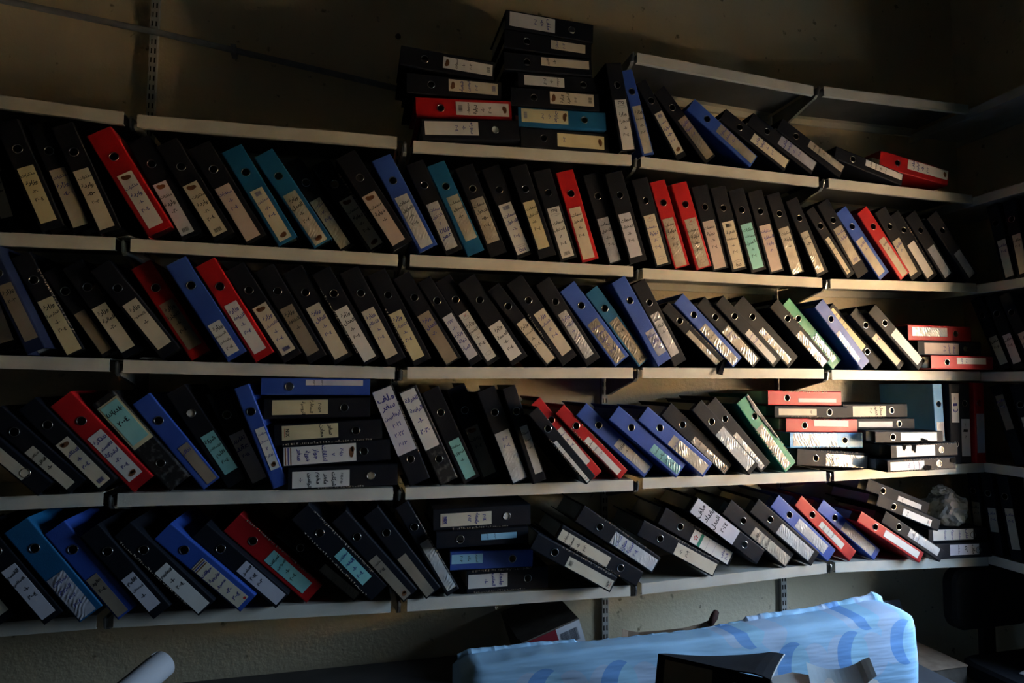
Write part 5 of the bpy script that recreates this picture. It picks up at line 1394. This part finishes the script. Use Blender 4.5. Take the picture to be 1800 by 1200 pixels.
# scraps of plastic sleeve peeping out below leaning binders
for k, (bid, dx, rx, lb) in enumerate((('d3', 0.062, 0.030, 'bit of clear plastic sleeve under binders, second shelf, left'), ('i4', 0.066, 0.034, 'bit of clear plastic sleeve under leaning binders, third shelf'), ('o0', 0.050, 0.020, 'bit of clear plastic sleeve under binders, fourth shelf, left'))):
    p = ROOTS[bid][1]
    t = thing('plastic_scrap', lb, 'plastic', (p[0] + dx, 0.035, p[1] + 0.0045))
    link('film', crumple_blob('film', rx, 0.03, 0.0045, 11.0 + k, 0.4), t, mpl)

# ---------------------------------------------------------------- chair, carton and papers in the dark corner
M_CHAIR = mottled('black_chair_fabric', (0.012, 0.012, 0.013), (0.008, 0.008, 0.009), 0.85, 0.2, 40)
M_CHAIRPL = mottled('black_chair_plastic', (0.016, 0.016, 0.017), (0.011, 0.011, 0.012), 0.5, 0.3)
t = thing('office_chair', 'black office chair standing in the dark corner, right of the mattress', 'chair', (3.170, -0.185, 0))
def rounded_panel(w, h, d, r, name):
    pts = []
    for cx, cz, a0 in ((w / 2 - r, h - r, 0), (-w / 2 + r, h - r, 90), (-w / 2 + r, r, 180), (w / 2 - r, r, 270)):
        for k in range(7):
            a = math.radians(a0 + 15 * k)
            pts.append((cx + r * math.cos(a), cz + r * math.sin(a)))
    n = len(pts)
    vs = [(x * s, yy, h / 2 + (z - h / 2) * s) for yy, s in ((0, 0.94), (0.012, 1), (d - 0.012, 1), (d, 0.94)) for x, z in pts]
    fs = [(j * n + k, j * n + (k + 1) % n, (j + 1) * n + (k + 1) % n, (j + 1) * n + k) for j in range(3) for k in range(n)] + [tuple(range(n - 1, -1, -1)), tuple(3 * n + k for k in range(n))]
    return fix_normals(MB().add(vs, fs).mesh(name))
link('backrest', rounded_panel(0.40, 0.24, 0.06, 0.06, 'backrest'), t, M_CHAIR, loc=(0, 0.20, 0.655))
link('seat', rounded_panel(0.42, 0.42, 0.07, 0.07, 'seat'), t, M_CHAIR, loc=(0, 0.20, 0.50), rot=(math.radians(90), 0, 0))
link('back_post', MB().box(-0.03, 0.225, 0.45, 0.03, 0.25, 0.74).mesh('back_post'), t, M_CHAIRPL)
link('gas_column', MB().tube([(0, 0, 0.09), (0, 0, 0.46)], 0.025, 12).mesh('gas_column', True), t, M_CHAIRPL)
for k in range(5):
    a = 2 * math.pi * k / 5 + 0.3
    c, s = math.cos(a), math.sin(a)
    l_ = link('base_leg', MB().tube([(0, 0, 0.10), (0.24 * c, 0.24 * s, 0.065)], [0.024, 0.014], 8).mesh('base_leg', True), t, M_CHAIRPL)
    link('caster', MB().tube([(0.24 * c - 0.012 * s, 0.24 * s + 0.012 * c, 0.028), (0.24 * c + 0.012 * s, 0.24 * s - 0.012 * c, 0.028)], 0.0275, 12).mesh('caster', True), l_, M_CHAIRPL)
t = thing('storage_carton', 'brown carton on the floor in the corner, under loose papers', 'box', (2.64, -0.05, 0))
link('carton_body', MB().box(0, 0, 0, 0.30, 0.32, 0.56).mesh('carton_body'), t, M_KRAFT)
link('lid_flap', MB().box(-0.01, -0.006, 0.561, 0.30, 0.25, 0.566).mesh('lid_flap'), t, M_CARD)
t = thing('loose_papers', 'white papers lying on the black chair seat in the dark corner', 'paper', (3.16, -0.20, 0.573))
for k, (dx, dy, rz, w, h) in enumerate(((0.0, 0.0, 0.3, 0.21, 0.13), (0.10, -0.03, -0.2, 0.21, 0.12))):
    link('sheet', MB().box(-w / 2, -h / 2, 0.004 * k, w / 2, h / 2, 0.003 + 0.004 * k).mesh('sheet'), t, PAPER['w'], loc=(dx, dy, 0), rot=(0, 0, rz))
t = thing('leaning_folder', 'pale folder leaning against the wall behind the black chair', 'folder', (2.76, 0.17, 0.567), (math.radians(-24), 0, 0))
link('folder_cover', MB().box(0, 0, 0, 0.17, 0.004, 0.16).mesh('folder_cover'), t, PAPER['L'])
